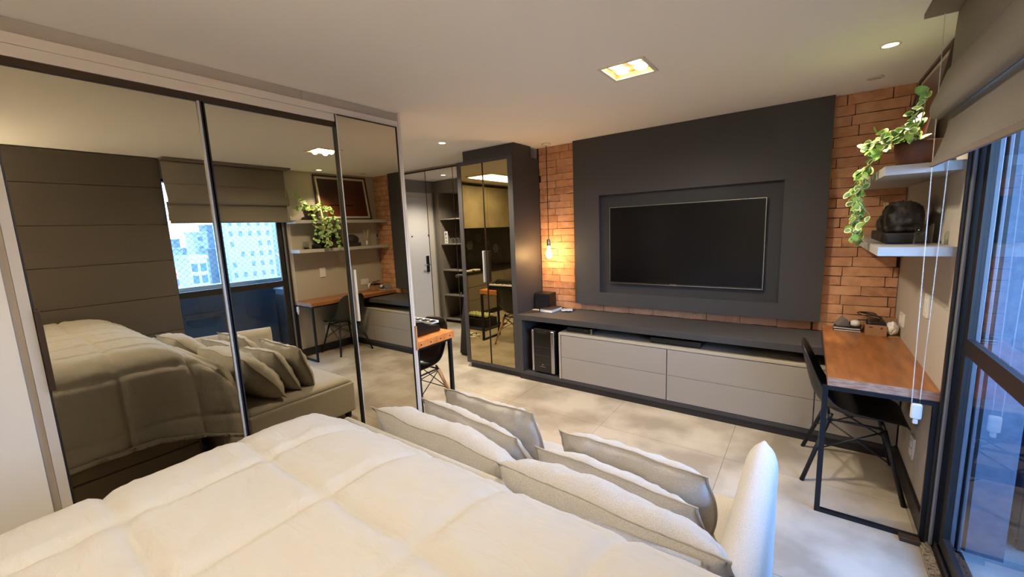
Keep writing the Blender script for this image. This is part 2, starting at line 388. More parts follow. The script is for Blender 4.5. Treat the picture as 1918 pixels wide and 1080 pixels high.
# speaker, book, papers on the cabinet
sp = thing('bookshelf_speaker', 'black cube loudspeaker on the cabinet beside the mirrored cabinet', 'speaker', (-2.36, 3.85, 0.705))
obj('cabinet_body', box(-2.445, -2.26, 3.77, 3.93, 0.7055, 0.885, 0.006), 'plastic_black', sp)
obj('grille', box(-2.438, -2.267, 3.757, 3.7695, 0.712, 0.879, 0.005), 'mat_black', sp)
bk = thing('book', 'thick book with dark cover and pale pages lying by the black speaker', 'book', (-2.2, 3.75, 0.705))
Rb = Matrix.Translation((-2.222, 3.745, 0.7055)) @ Matrix.Rotation(math.radians(-3), 4, 'Z')
obj('pages', xf(box(-.072, .074, -.1, .1, .003, .034), Rb), 'paper', bk)
obj('cover', xf(add_box(add_box(box(-.08, .078, -.105, .105, .0, .003), -.08, .078, -.105, .105, .034, .037), -.083, -.0725, -.105, .105, 0, .037), Rb), 'book_cover', bk)
pb = thing('paper_packet', 'crumpled blue and white packet beside the dark book', 'packet', (-2.12, 3.8, 0.705))
bm = bmesh.new(); bmesh.ops.create_grid(bm, x_segments=10, y_segments=8, size=.5)
for v in bm.verts: v.co = Vector((v.co.x * .12, v.co.y * .13, .012 + .009 * noise.noise(v.co * 6)))
obj('packet_body', xf(bm, Matrix.Translation((-2.065, 3.815, 0.7065)) @ Matrix.Rotation(.5, 4, 'Z')), 'blue_paper', pb, smooth=True, solid=.004)
obj('pen', add_tube(bm_new(), [(-2.02, 3.74, .711), (-2.00, 3.87, .711)], .005), 'plastic_black', pb)
single('folded_paper', box(-2.44, -2.33, 3.70, 3.752, 0.7052, 0.709), 'paper', 'small folded white paper in front of the black speaker', 'paper')

# ------------------------------------------------------------------ tall mirrored cabinet
tc_ = thing('tall_cabinet', 'tall charcoal cabinet with two bronze mirror doors', 'cabinet', (-2.84, 3.7, 0))
YF = 3.45
obj('plinth', box(-3.18, -2.46, YF + .03, 3.95, 0, 0.06), 'kick_black', tc_)
obj('carcass', box(-3.215, -2.457, YF + .022, 3.95, 0.0605, 2.345), 'charcoal', tc_)
bm = box(-3.215, -3.160, YF, YF + .0215, .0605, 2.345); add_box(bm, -2.516, -2.457, YF, YF + .0215, .0605, 2.345)
add_box(bm, -3.160, -2.516, YF, YF + .0215, .0605, .096); add_box(bm, -3.160, -2.516, YF, YF + .0215, 2.305, 2.345)
obj('face_frame', bm, 'charcoal', tc_)
obj('header_box', box(-3.15, -2.457, YF + .04, 3.80, 2.3455, ZC - .001), 'charcoal', tc_)
for xa, xb, hx in ((-3.159, -2.853, -2.878), (-2.843, -2.517, -2.818)):
    d = sub_of(obj('mirror_door', box(xa + .004, xb - .004, YF + .004, YF + .021, .098, 2.303), 'mirror_bronze', tc_))
    hm = 'aluminium' if hx < -2.85 else 'bronze'
    obj('door_handle', box(hx - .009, hx + .009, YF - .022, YF + .0035, 1.03, 1.375, .003), hm, d)
    bm = box(xa, xa + .0035, YF + .002, YF + .021, .097, 2.304); add_box(bm, xb - .0035, xb, YF + .002, YF + .021, .097, 2.304)
    obj('door_edge', bm, 'bronze', d)
for z in (1.10, 1.13, 1.16): obj('hinge_cap', box(-2.4569, -2.454, 3.90, 3.91, z, z + .012), 'plastic_black', tc_)

# ------------------------------------------------------------------ entry mirror wall
em = thing('entry_mirror', 'clear panelled wall mirror left of the tall charcoal cabinet', 'mirror', (-4.2, 3.97, 0))
ed = [-5.32, -4.79, -4.282, -3.772, -3.22]
for a, b in zip(ed[:-1], ed[1:]):
    obj('mirror_panel', box(a + .0015, b - .0015, 3.966, 3.984, 0.0, 2.418), 'mirror_clear', em)
for x in ed[1:-1]: obj('joint_strip', box(x - .003, x + .003, 3.9635, 3.9658, 0.0, 2.418), 'bronze', em)
obj('top_rail', box(-5.32, -3.22, 3.955, 3.984, 2.4185, 2.435), 'bronze', em)

# entry door
dr = sthing('door_1', (-5.33, 3.45, 0))
dl = sub_of(obj('door_leaf', box(-5.3299, -5.318, 3.02, 3.88, 0.005, 2.18, .002), 'door_white', dr))
bm = box(-5.3299, -5.300, 2.905, 3.017, 0, 2.255); add_box(bm, -5.3299, -5.300, 3.883, 3.984, 0, 2.255); add_box(bm, -5.3299, -5.300, 3.017, 3.883, 2.183, 2.255)
obj('door_casing', bm, 'door_frame', dr)
lk = obj('lock_plate', box(-5.3179, -5.300, 3.055, 3.115, 0.92, 1.20, .004), 'plastic_black', dl)
obj('lever_handle', add_tube(bm_new(), [(-5.3, 3.085, 1.05), (-5.262, 3.085, 1.05), (-5.262, 3.20, 1.05)], .010), 'steel', dl)
obj('peephole', xf(add_lathe(bm_new(), [(.012, -.004), (.012, .004)], (0, 0, 0), 12), Matrix.Translation((-5.3135, 3.39, 1.54)) @ Matrix.Rotation(PI / 2, 4, 'Y')), 'plastic_black', dl)
obj('latch_stop', box(-5.3179, -5.300, 3.02, 3.035, 1.53, 1.56), 'plastic_black', dl)

# entry shelf tower with open niches
tw = thing('shelf_tower', 'tall greige shelf tower with open niches beside the white entry door', 'shelf', (-5.0, 2.6, 0))
bm = box(-5.32, -5.20, 2.45, 2.85, 0, 2.455); add_box(bm, -4.62, -4.55, 2.45, 2.85, 0, 2.455); add_box(bm, -5.20, -4.62, 2.45, 2.85, 2.26, 2.455)
obj('side_panel', bm, 'tower_panel', tw)
obj('back_panel', box(-5.199, -4.621, 2.45, 2.47, 0.0, 2.259), 'tower_inner', tw)
for z in (1.80, 1.375, 0.92, 0.48, 0.05):
    obj('shelf_board', box(-5.199, -4.621, 2.4705, 2.85, z, z + .016), 'tower_panel', tw)
hg = thing('door_hanger', 'white card with three round pictograms standing on the tower shelf', 'sign', (-5.1, 2.78, 1.391))
obj('card', box(-5.16, -5.08, 2.795, 2.80, 1.3915, 1.60), 'paper', hg)
for z, r in ((1.555, .02), (1.49, .014), (1.43, .012)):
    obj('pictogram', xf(add_lathe(bm_new(), [(r, 0), (r, .001)], (0, 0, 0), 14), Matrix.Translation((-5.12, 2.8002, z)) @ Matrix.Rotation(-PI / 2, 4, 'X')), 'hex_grey', hg)
for i, (x, lab) in enumerate(((-4.98, 'left small wire ball ornament on the tower shelf'), (-4.88, 'right small wire ball ornament on the tower shelf'))):
    bm = bm_new()
    for k in range(5):
        a = k * PI / 5; pts = [(x + .045 * math.cos(t) * math.cos(a), 2.78 + .045 * math.cos(t) * math.sin(a), 1.440 + .045 * math.sin(t)) for t in [2 * PI * j / 16 for j in range(17)]]
        add_tube(bm, pts, .0025, 5)
    single('wire_ornament', bm, 'hex_grey', lab, 'ornament')
# black instrument bag leaning by the mirror
bg_ = thing('instrument_bag', 'tall black padded bag leaning between the entry mirror and the tall cabinet', 'bag', (-3.42, 3.75, 0))
bm = bm_new()
prof = [(-.19, 0.01), (.17, 0.01), (.16, .45), (.10, .85), (.045, 1.02), (-.045, 1.03), (-.08, .85), (-.14, .45)]
extrude_profile(bm, prof, -.07, .07, 'y'); bmesh.ops.bevel(bm, geom=bm.edges[:], offset=.02, segments=3, affect='EDGES')
obj('bag_body', xf(bm, Matrix.Translation((-3.43, 3.80, 0)) @ Matrix.Rotation(math.radians(-4), 4, 'X')), 'mat_black', bg_, smooth=True)
obj('carry_handle', add_tube(bm_new(), [(-3.46, 3.75, 1.03), (-3.50, 3.72, 1.055), (-3.56, 3.70, 1.04)], .018), 'plastic_black', bg_)
obj('zip_tag', box(-3.50, -3.488, 3.70, 3.708, .78, .84), 'steel', bg_)
obj('care_label', box(-3.42, -3.40, 3.705, 3.712, .30, .36), 'paper', bg_)

# ------------------------------------------------------------------ wardrobe with sliding mirror doors
wd = thing('wardrobe', 'wide fitted wardrobe with three tinted sliding mirror doors', 'wardrobe', (-2.75, 1.1, 0))
obj('carcass', box(-3.10, -2.535, 0.135, 2.040, 0.0, 2.398), 'wardrobe_white', wd)
obj('end_panel', box(-3.10, -2.447, 2.0405, 2.062, 0.0, 2.455), 'fascia', wd)
obj('left_stile', box(-2.534, -2.452, 0.1355, 0.166, 0.0, 2.309), 'wardrobe_white', wd)
obj('recess_strip', box(-2.534, -2.475, 0.113, 0.135, 0.0, 2.40), 'fascia_dark', wd)  # darker strip set back between left wall and stile
obj('fascia_board', box(-2.534, -2.452, 0.1355, 2.040, 2.358, 2.398), 'fascia', wd)
obj('fascia_board', box(-2.534, -2.454, 0.1355, 1.545, 2.312, 2.3565), 'fascia', wd)
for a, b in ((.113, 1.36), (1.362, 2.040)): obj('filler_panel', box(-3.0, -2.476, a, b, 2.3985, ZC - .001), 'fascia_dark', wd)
obj('top_track', box(-2.534, -2.462, 0.167, 1.545, 2.284, 2.3115), 'bronze', wd)
obj('bottom_track', box(-2.534, -2.462, 0.167, 2.04, 0.0, 0.03), 'bronze', wd)
obj('right_stile', box(-2.534, -2.450, 2.022, 2.040, 0.031, 2.357), 'fascia', wd)
for (ya, yb, xf_, zt, h) in ((0.168, 0.838, XM, 2.283, 'l'), (0.846, 1.558, XM, 2.283, None), (1.545, 2.021, XM + .016, 2.357, 'h')):
    d = sub_of(obj('mirror_door', box(xf_ - .006, xf_, ya + .006, yb - .006, 0.034, zt - .006), 'mirror_tinted', wd))
    tmk = 'dark_frame'
    bm = box(xf_ - .02, xf_ + .006, ya, ya + .0058, 0.0305, zt); add_box(bm, xf_ - .02, xf_ + .006, yb - .0058, yb, .0305, zt)
    add_box(bm, xf_ - .02, xf_ + .006, ya + .0058, yb - .0058, .0305, .0339); add_box(bm, xf_ - .02, xf_ + .006, ya + .0058, yb - .0058, zt - .0059, zt)
    obj('door_frame', bm, tmk, d)
    if h == 'l': obj('door_handle', box(xf_ + .006, xf_ + .03, .169, .186, 1.03, 1.36, .003), 'bronze', d)
    if h == 'h': obj('door_handle', box(xf_ + .007, xf_ + .032, 1.553, 1.571, 1.028, 1.375, .003), 'beige_metal', d)
    if ya < .2: obj('edge_strip', box(xf_ + .0005, xf_ + .008, yb - .018, yb - .008, .031, zt - .002), 'aluminium', d)
    if ya > 1.5: obj('edge_strip', box(xf_ + .0062, xf_ + .010, ya + .0, ya + .006, .031, zt - .002), 'aluminium', d)
obj('edge_pull', box(-2.4465, -2.430, 2.046, 2.058, .69, .885, .003), 'wood_leg', wd)

# ------------------------------------------------------------------ bar table, keyboard, chairs
tb = thing('bar_table', 'thick light wood table on black square legs behind the wardrobe end', 'table', (-3.1, 2.27, 0))
obj('tabletop', box(-3.81, -2.455, 2.072, 2.485, 0.690, 0.750, 0.004), 'wood_table', tb)
for y in (2.11, 2.21, 2.32, 2.43): obj('bolt', box(-2.4549, -2.451, y - .005, y + .005, .712, .722), 'plastic_black', tb)
for x in (-3.785, -2.50):
    bm = box(x - .014, x + .014, 2.085, 2.113, 0, .6895); add_box(bm, x - .014, x + .014, 2.455, 2.483, 0, .6895)
    add_box(bm, x - .014, x + .014, 2.113, 2.455, 0, .025); add_box(bm, x - .014, x + .014, 2.113, 2.455, .6645, .6895)
    obj('leg_frame', bm, 'metal_black', tb)
kb = thing('keyboard_piano', 'black digital piano with white keys on the wooden table', 'keyboard', (-3.1, 2.25, 0.75))
bm = bm_new(); extrude_profile(bm, [(2.10, .751), (2.43, .751), (2.43, .80), (2.30, .815), (2.24, .862), (2.16, .872), (2.10, .84)], -3.70, -2.56, 'x'); bmesh.ops.bevel(bm, geom=bm.edges[:], offset=.006, segments=2, affect='EDGES')
obj('piano_body', bm, 'chair_gloss', kb)
for k in range(44):
    obj('white_key', box(-3.66 + k * .0242, -3.66 + k * .0242 + .0232, 2.36, 2.446, .8155, .834), 'plastic_white', kb)
for k in range(44):
    if k % 7 in (0, 1, 3, 4, 5): obj('black_key', box(-3.643 + k * .0242, -3.631 + k * .0242, 2.36, 2.41, .8342, .842), 'plastic_black', kb)

def shell_bm(sc=1.0):
    # side profile points (forward, height) and half widths, front edge to back top
    P = [(.235, .405, .16, .00), (.225, .432, .195, .01), (.16, .437, .225, .028), (.06, .422, .238, .05), (-.05, .418, .236, .065), (-.13, .438, .228, .075),
         (-.185, .49, .222, .075), (-.215, .56, .216, .065), (-.235, .64, .208, .05), (-.255, .72, .196, .035), (-.27, .785, .17, .02), (-.278, .822, .11, .008)]
    bm = bm_new(); n = 13; rows = []
    for i, (y, z, w, c) in enumerate(P):
        a, b = P[max(i - 1, 0)], P[min(i + 1, len(P) - 1)]
        t = Vector((0, b[0] - a[0], b[1] - a[1])).normalized(); nn = Vector((0, t.z, -t.y)); nn = -nn if nn.z < 0 and i < 6 else nn
        nn = Vector((0, t.z, -t.y)); 
        if nn.dot(Vector((0, 1, 1))) < 0: nn = -nn
        row = []
        for k in range(n):
            s = -1 + 2 * k / (n - 1)
            row.append(bm.verts.new((Vector((s * w * (1 - .06 * s * s), y, z)) + nn * c * abs(s) ** 2.6) * sc))
        rows.append(row)
    for i in range(len(rows) - 1):
        for k in range(n - 1): bm.faces.new((rows[i][k], rows[i][k + 1], rows[i + 1][k + 1], rows[i + 1][k]))
    return bm
def shell_chair(name_label, loc, rz, wood, sc=1.0):
    t = thing('shell_chair', name_label, 'chair', loc, rz, absolute=False)
    obj('seat_shell', shell_bm(sc), 'chair_gloss' if wood else 'chair_black', t, smooth=True, solid=.010, sub=1)
    tops = [(-.15, .13), (.15, .13), (-.14, -.12), (.14, -.12)]; feet = [(-.235, .225), (.235, .225), (-.235, -.235), (.235, -.235)]
    for (a, b), (c, d) in zip(tops, feet):
        A, B = Vector((a, b, .385)) * sc, Vector((c, d, 0.0)) * sc
        if wood: obj('leg', add_tube(bm_new(), [A, B], .014, 12, radii=[.017, .011]), 'wood_leg', t)
        else: obj('leg', add_tube(bm_new(), [A, B], .012, 10), 'metal_black', t)
    bm = bm_new()
    lerp = lambda i, f: (Vector((tops[i][0], tops[i][1], .385)) * (1 - f) + Vector((feet[i][0], feet[i][1], 0)) * f) * sc
    for i, j in ((0, 1), (1, 3), (3, 2), (2, 0)):
        add_tube(bm, [lerp(i, .02), lerp(j, .48)], .0045, 6); add_tube(bm, [lerp(j, .02), lerp(i, .48)], .0045, 6)
    obj('cross_wire', bm, 'metal_black', t)
    bm = bm_new()
    for i, j in ((0, 1), (2, 3), (0, 2), (1, 3)): add_tube(bm, [lerp(i, -.01), lerp(j, -.01)], .008, 8)
    for (a, b) in tops: add_tube(bm, [Vector((a, b, .385)) * sc, Vector((a * .9, b * .9, .422)) * sc], .010, 8)
    obj('seat_bracket', bm, 'metal_black', t)
    return t
shell_chair('glossy black shell chair with wooden legs at the near end of the bar table', (-2.775, 2.318, 0), PI, True, 1.0)
shell_chair('glossy black shell chair with wooden legs at the far end of the bar table', (-3.275, 2.318, 0), PI, True, 1.0)

# ------------------------------------------------------------------ desk along the right wall
dk = thing('wall_desk', 'narrow brown wooden desk with black metal frame along the right wall', 'desk', (0.33, 3.25, 0))
tp_ = obj('desktop', box(0.118, 0.5365, 2.612, 3.90, 0.722, 0.766, 0.002), ['wood_desk'], dk)
obj('end_grain', box(0.119, 0.5360, 2.6095, 2.6118, 0.7225, 0.7655), 'wood_desk_end', dk)
for y in (2.60, 3.37):
    if y < 3: xa, xb = .100, .5365
    else: xa, xb = .13, .52
    bm = box(xa, xa + .024, y, y + .022, 0, .7215); add_box(bm, xb - .024, xb, y, y + .022, 0, .7215)
    add_box(bm, xa + .024, xb - .024, y, y + .022, 0, .02); add_box(bm, xa + .024, xb - .024, y, y + .022, .7015, .7215)
    if y < 3: obj('leg_frame', bm, 'metal_black', dk)
bm = box(.14, .16, 2.622, 3.43, .7015, .7215); add_box(bm, .50, .52, 2.622, 3.43, .7015, .7215); obj('rail', bm, 'metal_black', dk)
shell_chair('matt black shell chair with black metal legs under the brown wall desk', (0.275, 3.12, 0), -PI / 2, False, 1.0)
single('wood_shim', box(.44, .515, 2.555, 2.597, 0, .022, .002), 'frame_wood', 'dark wooden block on the floor at the foot of the desk frame', 'block')

# things on the desk
for i, (rz, z, c, lab) in enumerate(((-.05, .7665, 'book_cover', 'lower black covered notebook at the far end of the desk'), (-.12, .7815, 'book_cover', 'upper black covered notebook at the far end of the desk'))):
    t = thing('notebook', lab, 'book', (.25, 3.80, z), group='notebooks on the desk')
    Mx = Matrix.Translation((.262, 3.80 + .005 * i, z)) @ Matrix.Rotation(rz, 4, 'Z')
    obj('cover', xf(add_box(box(-.078, .078, -.06, .075, 0, .0025), -.078, .078, -.06, .075, .0115, .014), Mx), c, t)
    obj('pages', xf(box(-.075, .075, -.057, .072, .0026, .0114), Mx), 'paper', t)
bm = bm_new(); extrude_profile(bm, [(0, 0), (.085, 0), (.082, .006), (.055, .052), (.045, .055), (.004, .006)], -.05, .05, 'y')
single('brochure', xf(bm, Matrix.Translation((.195, 3.83, .796)) @ Matrix.Rotation(.2, 4, 'Z')), 'hex_grey', 'grey tented glossy brochure on the upper notebook', 'brochure')
wcam = thing('webcam', 'round white camera lying on the notebooks', 'camera', (.305, 3.79, .7955))
bm = bm_new(); bmesh.ops.create_uvsphere(bm, u_segments=18, v_segments=12, radius=.028); obj('housing', xf(bm, Matrix.Translation((.305, 3.79, .8215)) @ Matrix.Diagonal((1.1, 1.1, .9, 1))), 'plastic_white', wcam, smooth=True)
obj('lens', xf(add_lathe(bm_new(), [(.012, 0), (.012, .008)], (0, 0, 0), 14), Matrix.Translation((.279, 3.79, .8215)) @ Matrix.Rotation(-PI / 2, 4, 'Y')), 'plastic_black', wcam)
cb = thing('cardboard_box', 'small open cardboard box of black cables on the desk', 'box', (.41, 3.74, .7665))
Mx = Matrix.Translation((.412, 3.745, .7665)) @ Matrix.Rotation(-.05, 4, 'Z')
bm = box(-.056, .056, -.06, .06, 0, .003); add_box(bm, -.056, -.053, -.06, .06, .003, .075); add_box(bm, .053, .056, -.06, .06, .003, .075); add_box(bm, -.053, .053, -.06, -.057, .003, .075); add_box(bm, -.053, .053, .057, .06, .003, .075)
obj('box_walls', xf(bm, Mx), 'cardboard', cb)
bm = box(-.038, -.018, -.0607, -.0601, .053, .063); add_box(bm, .022, .034, -.0607, -.0601, .048, .06); obj('printed_mark', xf(bm, Mx), 'card_print', cb)
ad = thing('power_adapter', 'black power adapter with coiled cable in the cardboard box', 'adapter', (.41, 3.74, .80))
obj('brick_case', xf(box(-.048, .048, -.05, .05, .02, .098, .01), Mx), 'plastic_black', ad)
bm = bm_new(); pts = []
for k in range(60):
    t = k / 59; pts.append((.39 + .055 * math.cos(t * 19) - .03 * t, 3.76 + .04 * math.sin(t * 15), .875 + .03 * math.sin(t * 9) + .006 * t))
obj('cable', add_tube(bm, pts, .0035, 6), 'plastic_black', ad)
bm = bm_new(); bmesh.ops.create_icosphere(bm, subdivisions=3, radius=1)
for v in bm.verts: v.co = Vector((v.co.x * .034, v.co.y * .04, v.co.z * .045)) * (1 + .25 * noise.noise(v.co * 3)) 
bmz = min(v.co.z for v in bm.verts)
single('plastic_bag', xf(bm, Matrix.Translation((.504 - .012, 3.72, .7725 - bmz))), 'paper', 'crumpled clear white plastic bag right of the cardboard box', 'bag')
ty = thing('box_lid', 'brown cardboard lid standing behind the box against the wall', 'box', (.48, 3.82, .7665))
obj('lid_board', box(.35, .532, 3.84, 3.846, .7665, .87), 'cardboard', ty)
obj('lid_base', box(.475, .532, 3.66, 3.839, .7665, .771), 'cardboard', ty)

# wall sockets
def plate(name, y, z, w, h, label, rockers, cat):
    t = thing(name, label, cat, (XR, y, z))
    obj('plate', box(XR - .012, XR - .0002, y - w / 2, y + w / 2, z - h / 2, z + h / 2, .003), 'plastic_white', t)
    for (a, b, c, d, m_) in rockers: obj('insert', box(XR - .016, XR - .0122, y + a, y + b, z + c, z + d, .001), m_, t)
plate('light_switch', 3.03, 1.105, .085, .125, 'white light switch plate on the right wall above the desk', [(-.02, .02, -.03, .03, 'plastic_white')], 'switch')
plate('wall_socket', 3.66, .90, .13, .085, 'white double socket on the right wall near the brick corner', [(-.045, -.01, -.02, .02, 'plastic_white'), (.01, .045, -.02, .02, 'plastic_white')], 'socket')
plate('wall_socket', 3.02, .30, .085, .125, 'white socket low on the right wall under the desk', [(-.02, .02, .005, .04, 'plastic_white'), (-.02, .02, -.04, -.005, 'plastic_white')], 'socket')

# shelves
for z, lab in ((1.775, 'upper pale floating shelf on the right wall'), (1.400, 'lower pale floating shelf on the right wall')):
    single('floating_shelf', box(.270, XR - .0002, 2.612, 3.955, z, z + .042, .001), 'shelf_grey', lab, 'shelf')
ZS1, ZS2 = 1.8175, 1.4425
# framed picture leaning on the upper shelf
pf = thing('framed_picture', 'large dark framed reddish brown print leaning on the upper shelf', 'picture', (.42, 3.42, ZS1), absolute=False)
pf.rotation_euler = (0, math.radians(8.5), 0); pf.location = (.432, 3.42, ZS1 + .004)
Hh, Wh = .62, .395
bm = bm_new()
for (a, b, c, d) in ((-Wh, -Wh + .022, 0, Hh), (Wh - .022, Wh, 0, Hh), (-Wh + .022, Wh - .022, 0, .022), (-Wh + .022, Wh - .022, Hh - .022, Hh)): add_box(bm, 0, .03, a, b, c, d)
obj('frame', bm, 'frame_wood', pf)
obj('mat_board', box(.010, .014, -Wh + .022, Wh - .022, .022, Hh - .022), 'poster_mat', pf)
obj('print', box(.008, .0098, -Wh + .052, Wh - .052, .052, Hh - .052), 'poster', pf)
obj('dark_stroke', box(.0075, .0079, -.22, .12, .20, .212), 'kitchen_black', pf)
# trailing plant
pl = thing('trailing_plant', 'variegated trailing plant in a brown pot on the upper shelf', 'plant', (.42, 2.90, ZS1))
potc = (.415, 2.89, ZS1)
sub_of(obj('pot', add_lathe(bm_new(), [(.055, 0.0005), (.075, .03), (.088, .09), (.092, .125), (.086, .125), (.08, .11)], potc, 28), 'pot', pl))
obj('soil', add_lathe(bm_new(), [(.079, .10), (.079, .112)], potc, 24), 'soil', pl)
def leaf_mesh(k):
    bm = bm_new(); out, inn = [], []; N_ = 14
    for i in range(N_):
        t = 2 * PI * i / N_; y = .5 - .5 * math.cos(t); w = .44 * math.sin(t) * (1.0 - .35 * y) ** .6
        z = .12 * abs(w) - .18 * y * y
        out.append(bm.verts.new((w, y, z))); inn.append(bm.verts.new((w * .72, .5 + (y - .5) * .78, z * .8 - .01)))
    for i in range(N_):
        f = bm.faces.new((out[i], out[(i + 1) % N_], inn[(i + 1) % N_], inn[i])); f.material_index = 1; f.smooth = True
    c = bm.verts.new((0, .5, -.06))
    for i in range(N_):
        f = bm.faces.new((inn[i], inn[(i + 1) % N_], c)); f.material_index = 0; f.smooth = True
    me = bpy.data.meshes.new('leaf'); bm.to_mesh(me); bm.free()
    me.materials.append(M['leaf_green' if k != 1 else 'leaf_blue']); me.materials.append(M['leaf_pale' if k != 2 else 'leaf_green']); return me
LM = [leaf_mesh(k) for k in range(3)]
vines = []
rnd = random.Random(3)
for k in range(9):      # hanging over the shelf front
    y0 = 2.80 + .038 * k + rnd.uniform(-.02, .02); ln = rnd.choice((.22, .32, .42, .36))
    pts = [Vector((.40, y0, ZS1 + .13)), Vector((.31, y0 + .01, ZS1 + .15)), Vector((.245, y0 + .015, ZS1 + .05))]
    for j in range(1, 7): pts.append(Vector((.215 + rnd.uniform(-.03, .03), y0 + .02 + rnd.uniform(-.02, .02), ZS1 + .05 - ln * j / 6)))
    vines.append(pts)
for k in range(15):     # crown
    a = rnd.uniform(0, 2 * PI); pts = [Vector((potc[0], potc[1], ZS1 + .11))]
    for j in range(1, 5): pts.append(Vector((potc[0] - .032 * j - .0 + .022 * j * math.cos(a), potc[1] + .045 * j * math.sin(a), ZS1 + .12 + .03 * j - .007 * j * j)))
    for p in pts: p.x = min(p.x, .50)
    vines.append(pts)
for (ey, ez, ex) in ((2.68, .33, .40), (2.72, .24, .36), (2.98, .20, .27), (2.64, .15, .34)):
    pts = [Vector((.41, 2.88, ZS1 + .12)).lerp(Vector((ex, ey, ZS1 + ez)), j / 5) + Vector((0, 0, .03 * math.sin(PI * j / 5))) for j in range(6)]
    vines.append(pts)
for pts in vines:
    bm = bm_new(); add_tube(bm, pts, .0022, 5); obj('stem', bm, 'stem_mat', pl)
    for j in range(1, len(pts)):
        for q in range(2 if len(pts) > 6 else 3):
            if rnd.random() < .12: continue
            p = pts[j - 1].lerp(pts[j], rnd.random())
            o = bpy.data.objects.new('leaf', rnd.choice(LM)); COL.objects.link(o); o.parent = pl
            hang = len(pts) > 6 and j > 2
            d = Vector((rnd.uniform(-1, .4), rnd.uniform(-1, 1), rnd.uniform(-.9, -.1) if hang else rnd.uniform(-.5, .8))).normalized()
            up = Vector((rnd.uniform(-.9, -.1), rnd.uniform(-.8, 0), rnd.uniform(.3, 1))).normalized()
            xx = d.cross(up).normalized(); zz = xx.cross(d).normalized(); s = rnd.uniform(.034, .056)
            tip = p + d * s
            if tip.x > .53: continue
            mtx = Matrix((xx, d, zz)).transposed().to_4x4(); o.matrix_local = Matrix.Translation(p - Vector(pl.location)) @ mtx @ Matrix.Scale(s, 4)
# sculpture on the lower shelf
sc_ = thing('carved_sculpture', 'dark brown carved stone head sculpture on the lower shelf', 'sculpture', (.40, 3.2, ZS2))
obj('base_block', box(.325, .485, 2.89, 3.52, ZS2 + .0003, ZS2 + .055, .008), 'stone_dark', sc_)
bm = bm_new(); bmesh.ops.create_icosphere(bm, subdivisions=5, radius=1)
for v in bm.verts:
    c = v.co.copy(); d = noise.voronoi(c * 5.5)[0][0]
    bump = .09 * max(0, 1 - d * 2.4) * (1 if c.z > .15 else 0) + .05 * math.sin(c.z * 9) * (0 if c.z > .2 else 1) * .6 + .05 * noise.noise(c * 3)
    q = c * (1 / max(1e-6, (abs(c.x) ** 3.2 + abs(c.y) ** 3.2 + abs(c.z) ** 3.2) ** (1 / 3.2))); v.co = q * (1 + bump); v.co = Vector((v.co.x * .078, v.co.y * .175, v.co.z * .122 if v.co.z > 0 else v.co.z * .05))
obj('carved_head', xf(bm, Matrix.Translation((.405, 3.08, ZS2 + .095))), 'stone_dark', sc_, smooth=True)
bm = bm_new(); bmesh.ops.create_icosphere(bm, subdivisions=4, radius=1)
for v in bm.verts: v.co = Vector((v.co.x * .07, v.co.y * .11, v.co.z * .075)) * (1 + .08 * noise.noise(v.co * 4))
obj('carved_shoulder', xf(bm, Matrix.Translation((.405, 3.42, ZS2 + .095))), 'stone_dark', sc_, smooth=True)
gt = thing('glass_tumbler', 'clear glass tumbler on the near end of the lower shelf', 'glass', (.45, 2.80, ZS2))
obj('glass_body', add_lathe(bm_new(), [(.032, .0003), (.036, .10), (.034, .10), (.030, .008)], (.45, 2.80, ZS2), 24), 'clear_glass', gt)
obj('thick_base', add_lathe(bm_new(), [(.029, .0085), (.029, .02)], (.45, 2.80, ZS2), 20), 'smoke_glass', gt)
rd = thing('reed_diffuser', 'slim white reed diffuser with pale sticks on the lower shelf', 'diffuser', (.42, 3.68, ZS2))
obj('bottle', add_lathe(bm_new(), [(.018, .0003), (.018, .05), (.012, .065), (.012, .075)], (.42, 3.68, ZS2), 18), 'plastic_white', rd)
for k in range(6):
    a = k * PI / 3; obj('reed', add_tube(bm_new(), [(.42, 3.68, ZS2 + .06), (.42 + .03 * math.cos(a), 3.68 + .045 * math.sin(a), ZS2 + .23)], .0022, 6), 'reed', rd)
sbt = thing('spray_bottle', 'small clear bottle with black cap at the brick end of the lower shelf', 'bottle', (.42, 3.87, ZS2))
obj('bottle_body', add_lathe(bm_new(), [(.022, .0003), (.022, .09), (.01, .11), (.01, .12)], (.42, 3.87, ZS2), 18), 'clear_glass', sbt)
obj('cap', add_lathe(bm_new(), [(.012, .1203), (.012, .15), (.008, .165)], (.42, 3.87, ZS2), 16), 'plastic_black', sbt)

# ------------------------------------------------------------------ headboard panelling
hb = thing('headboard_panels', 'floor to ceiling grey upholstered headboard panels on the right wall', 'headboard', (.52, 0.2, 0))
zs = [0.30, .674, 1.044, 1.418, 1.790, 2.160, 2.455]
for a, b in zip(zs[:-1], zs[1:]):
    obj('padded_panel', box(.497, XR - .0003, -.55, 1.398, a + .0015, b - .0015, .006, 3), 'head_fabric', hb)

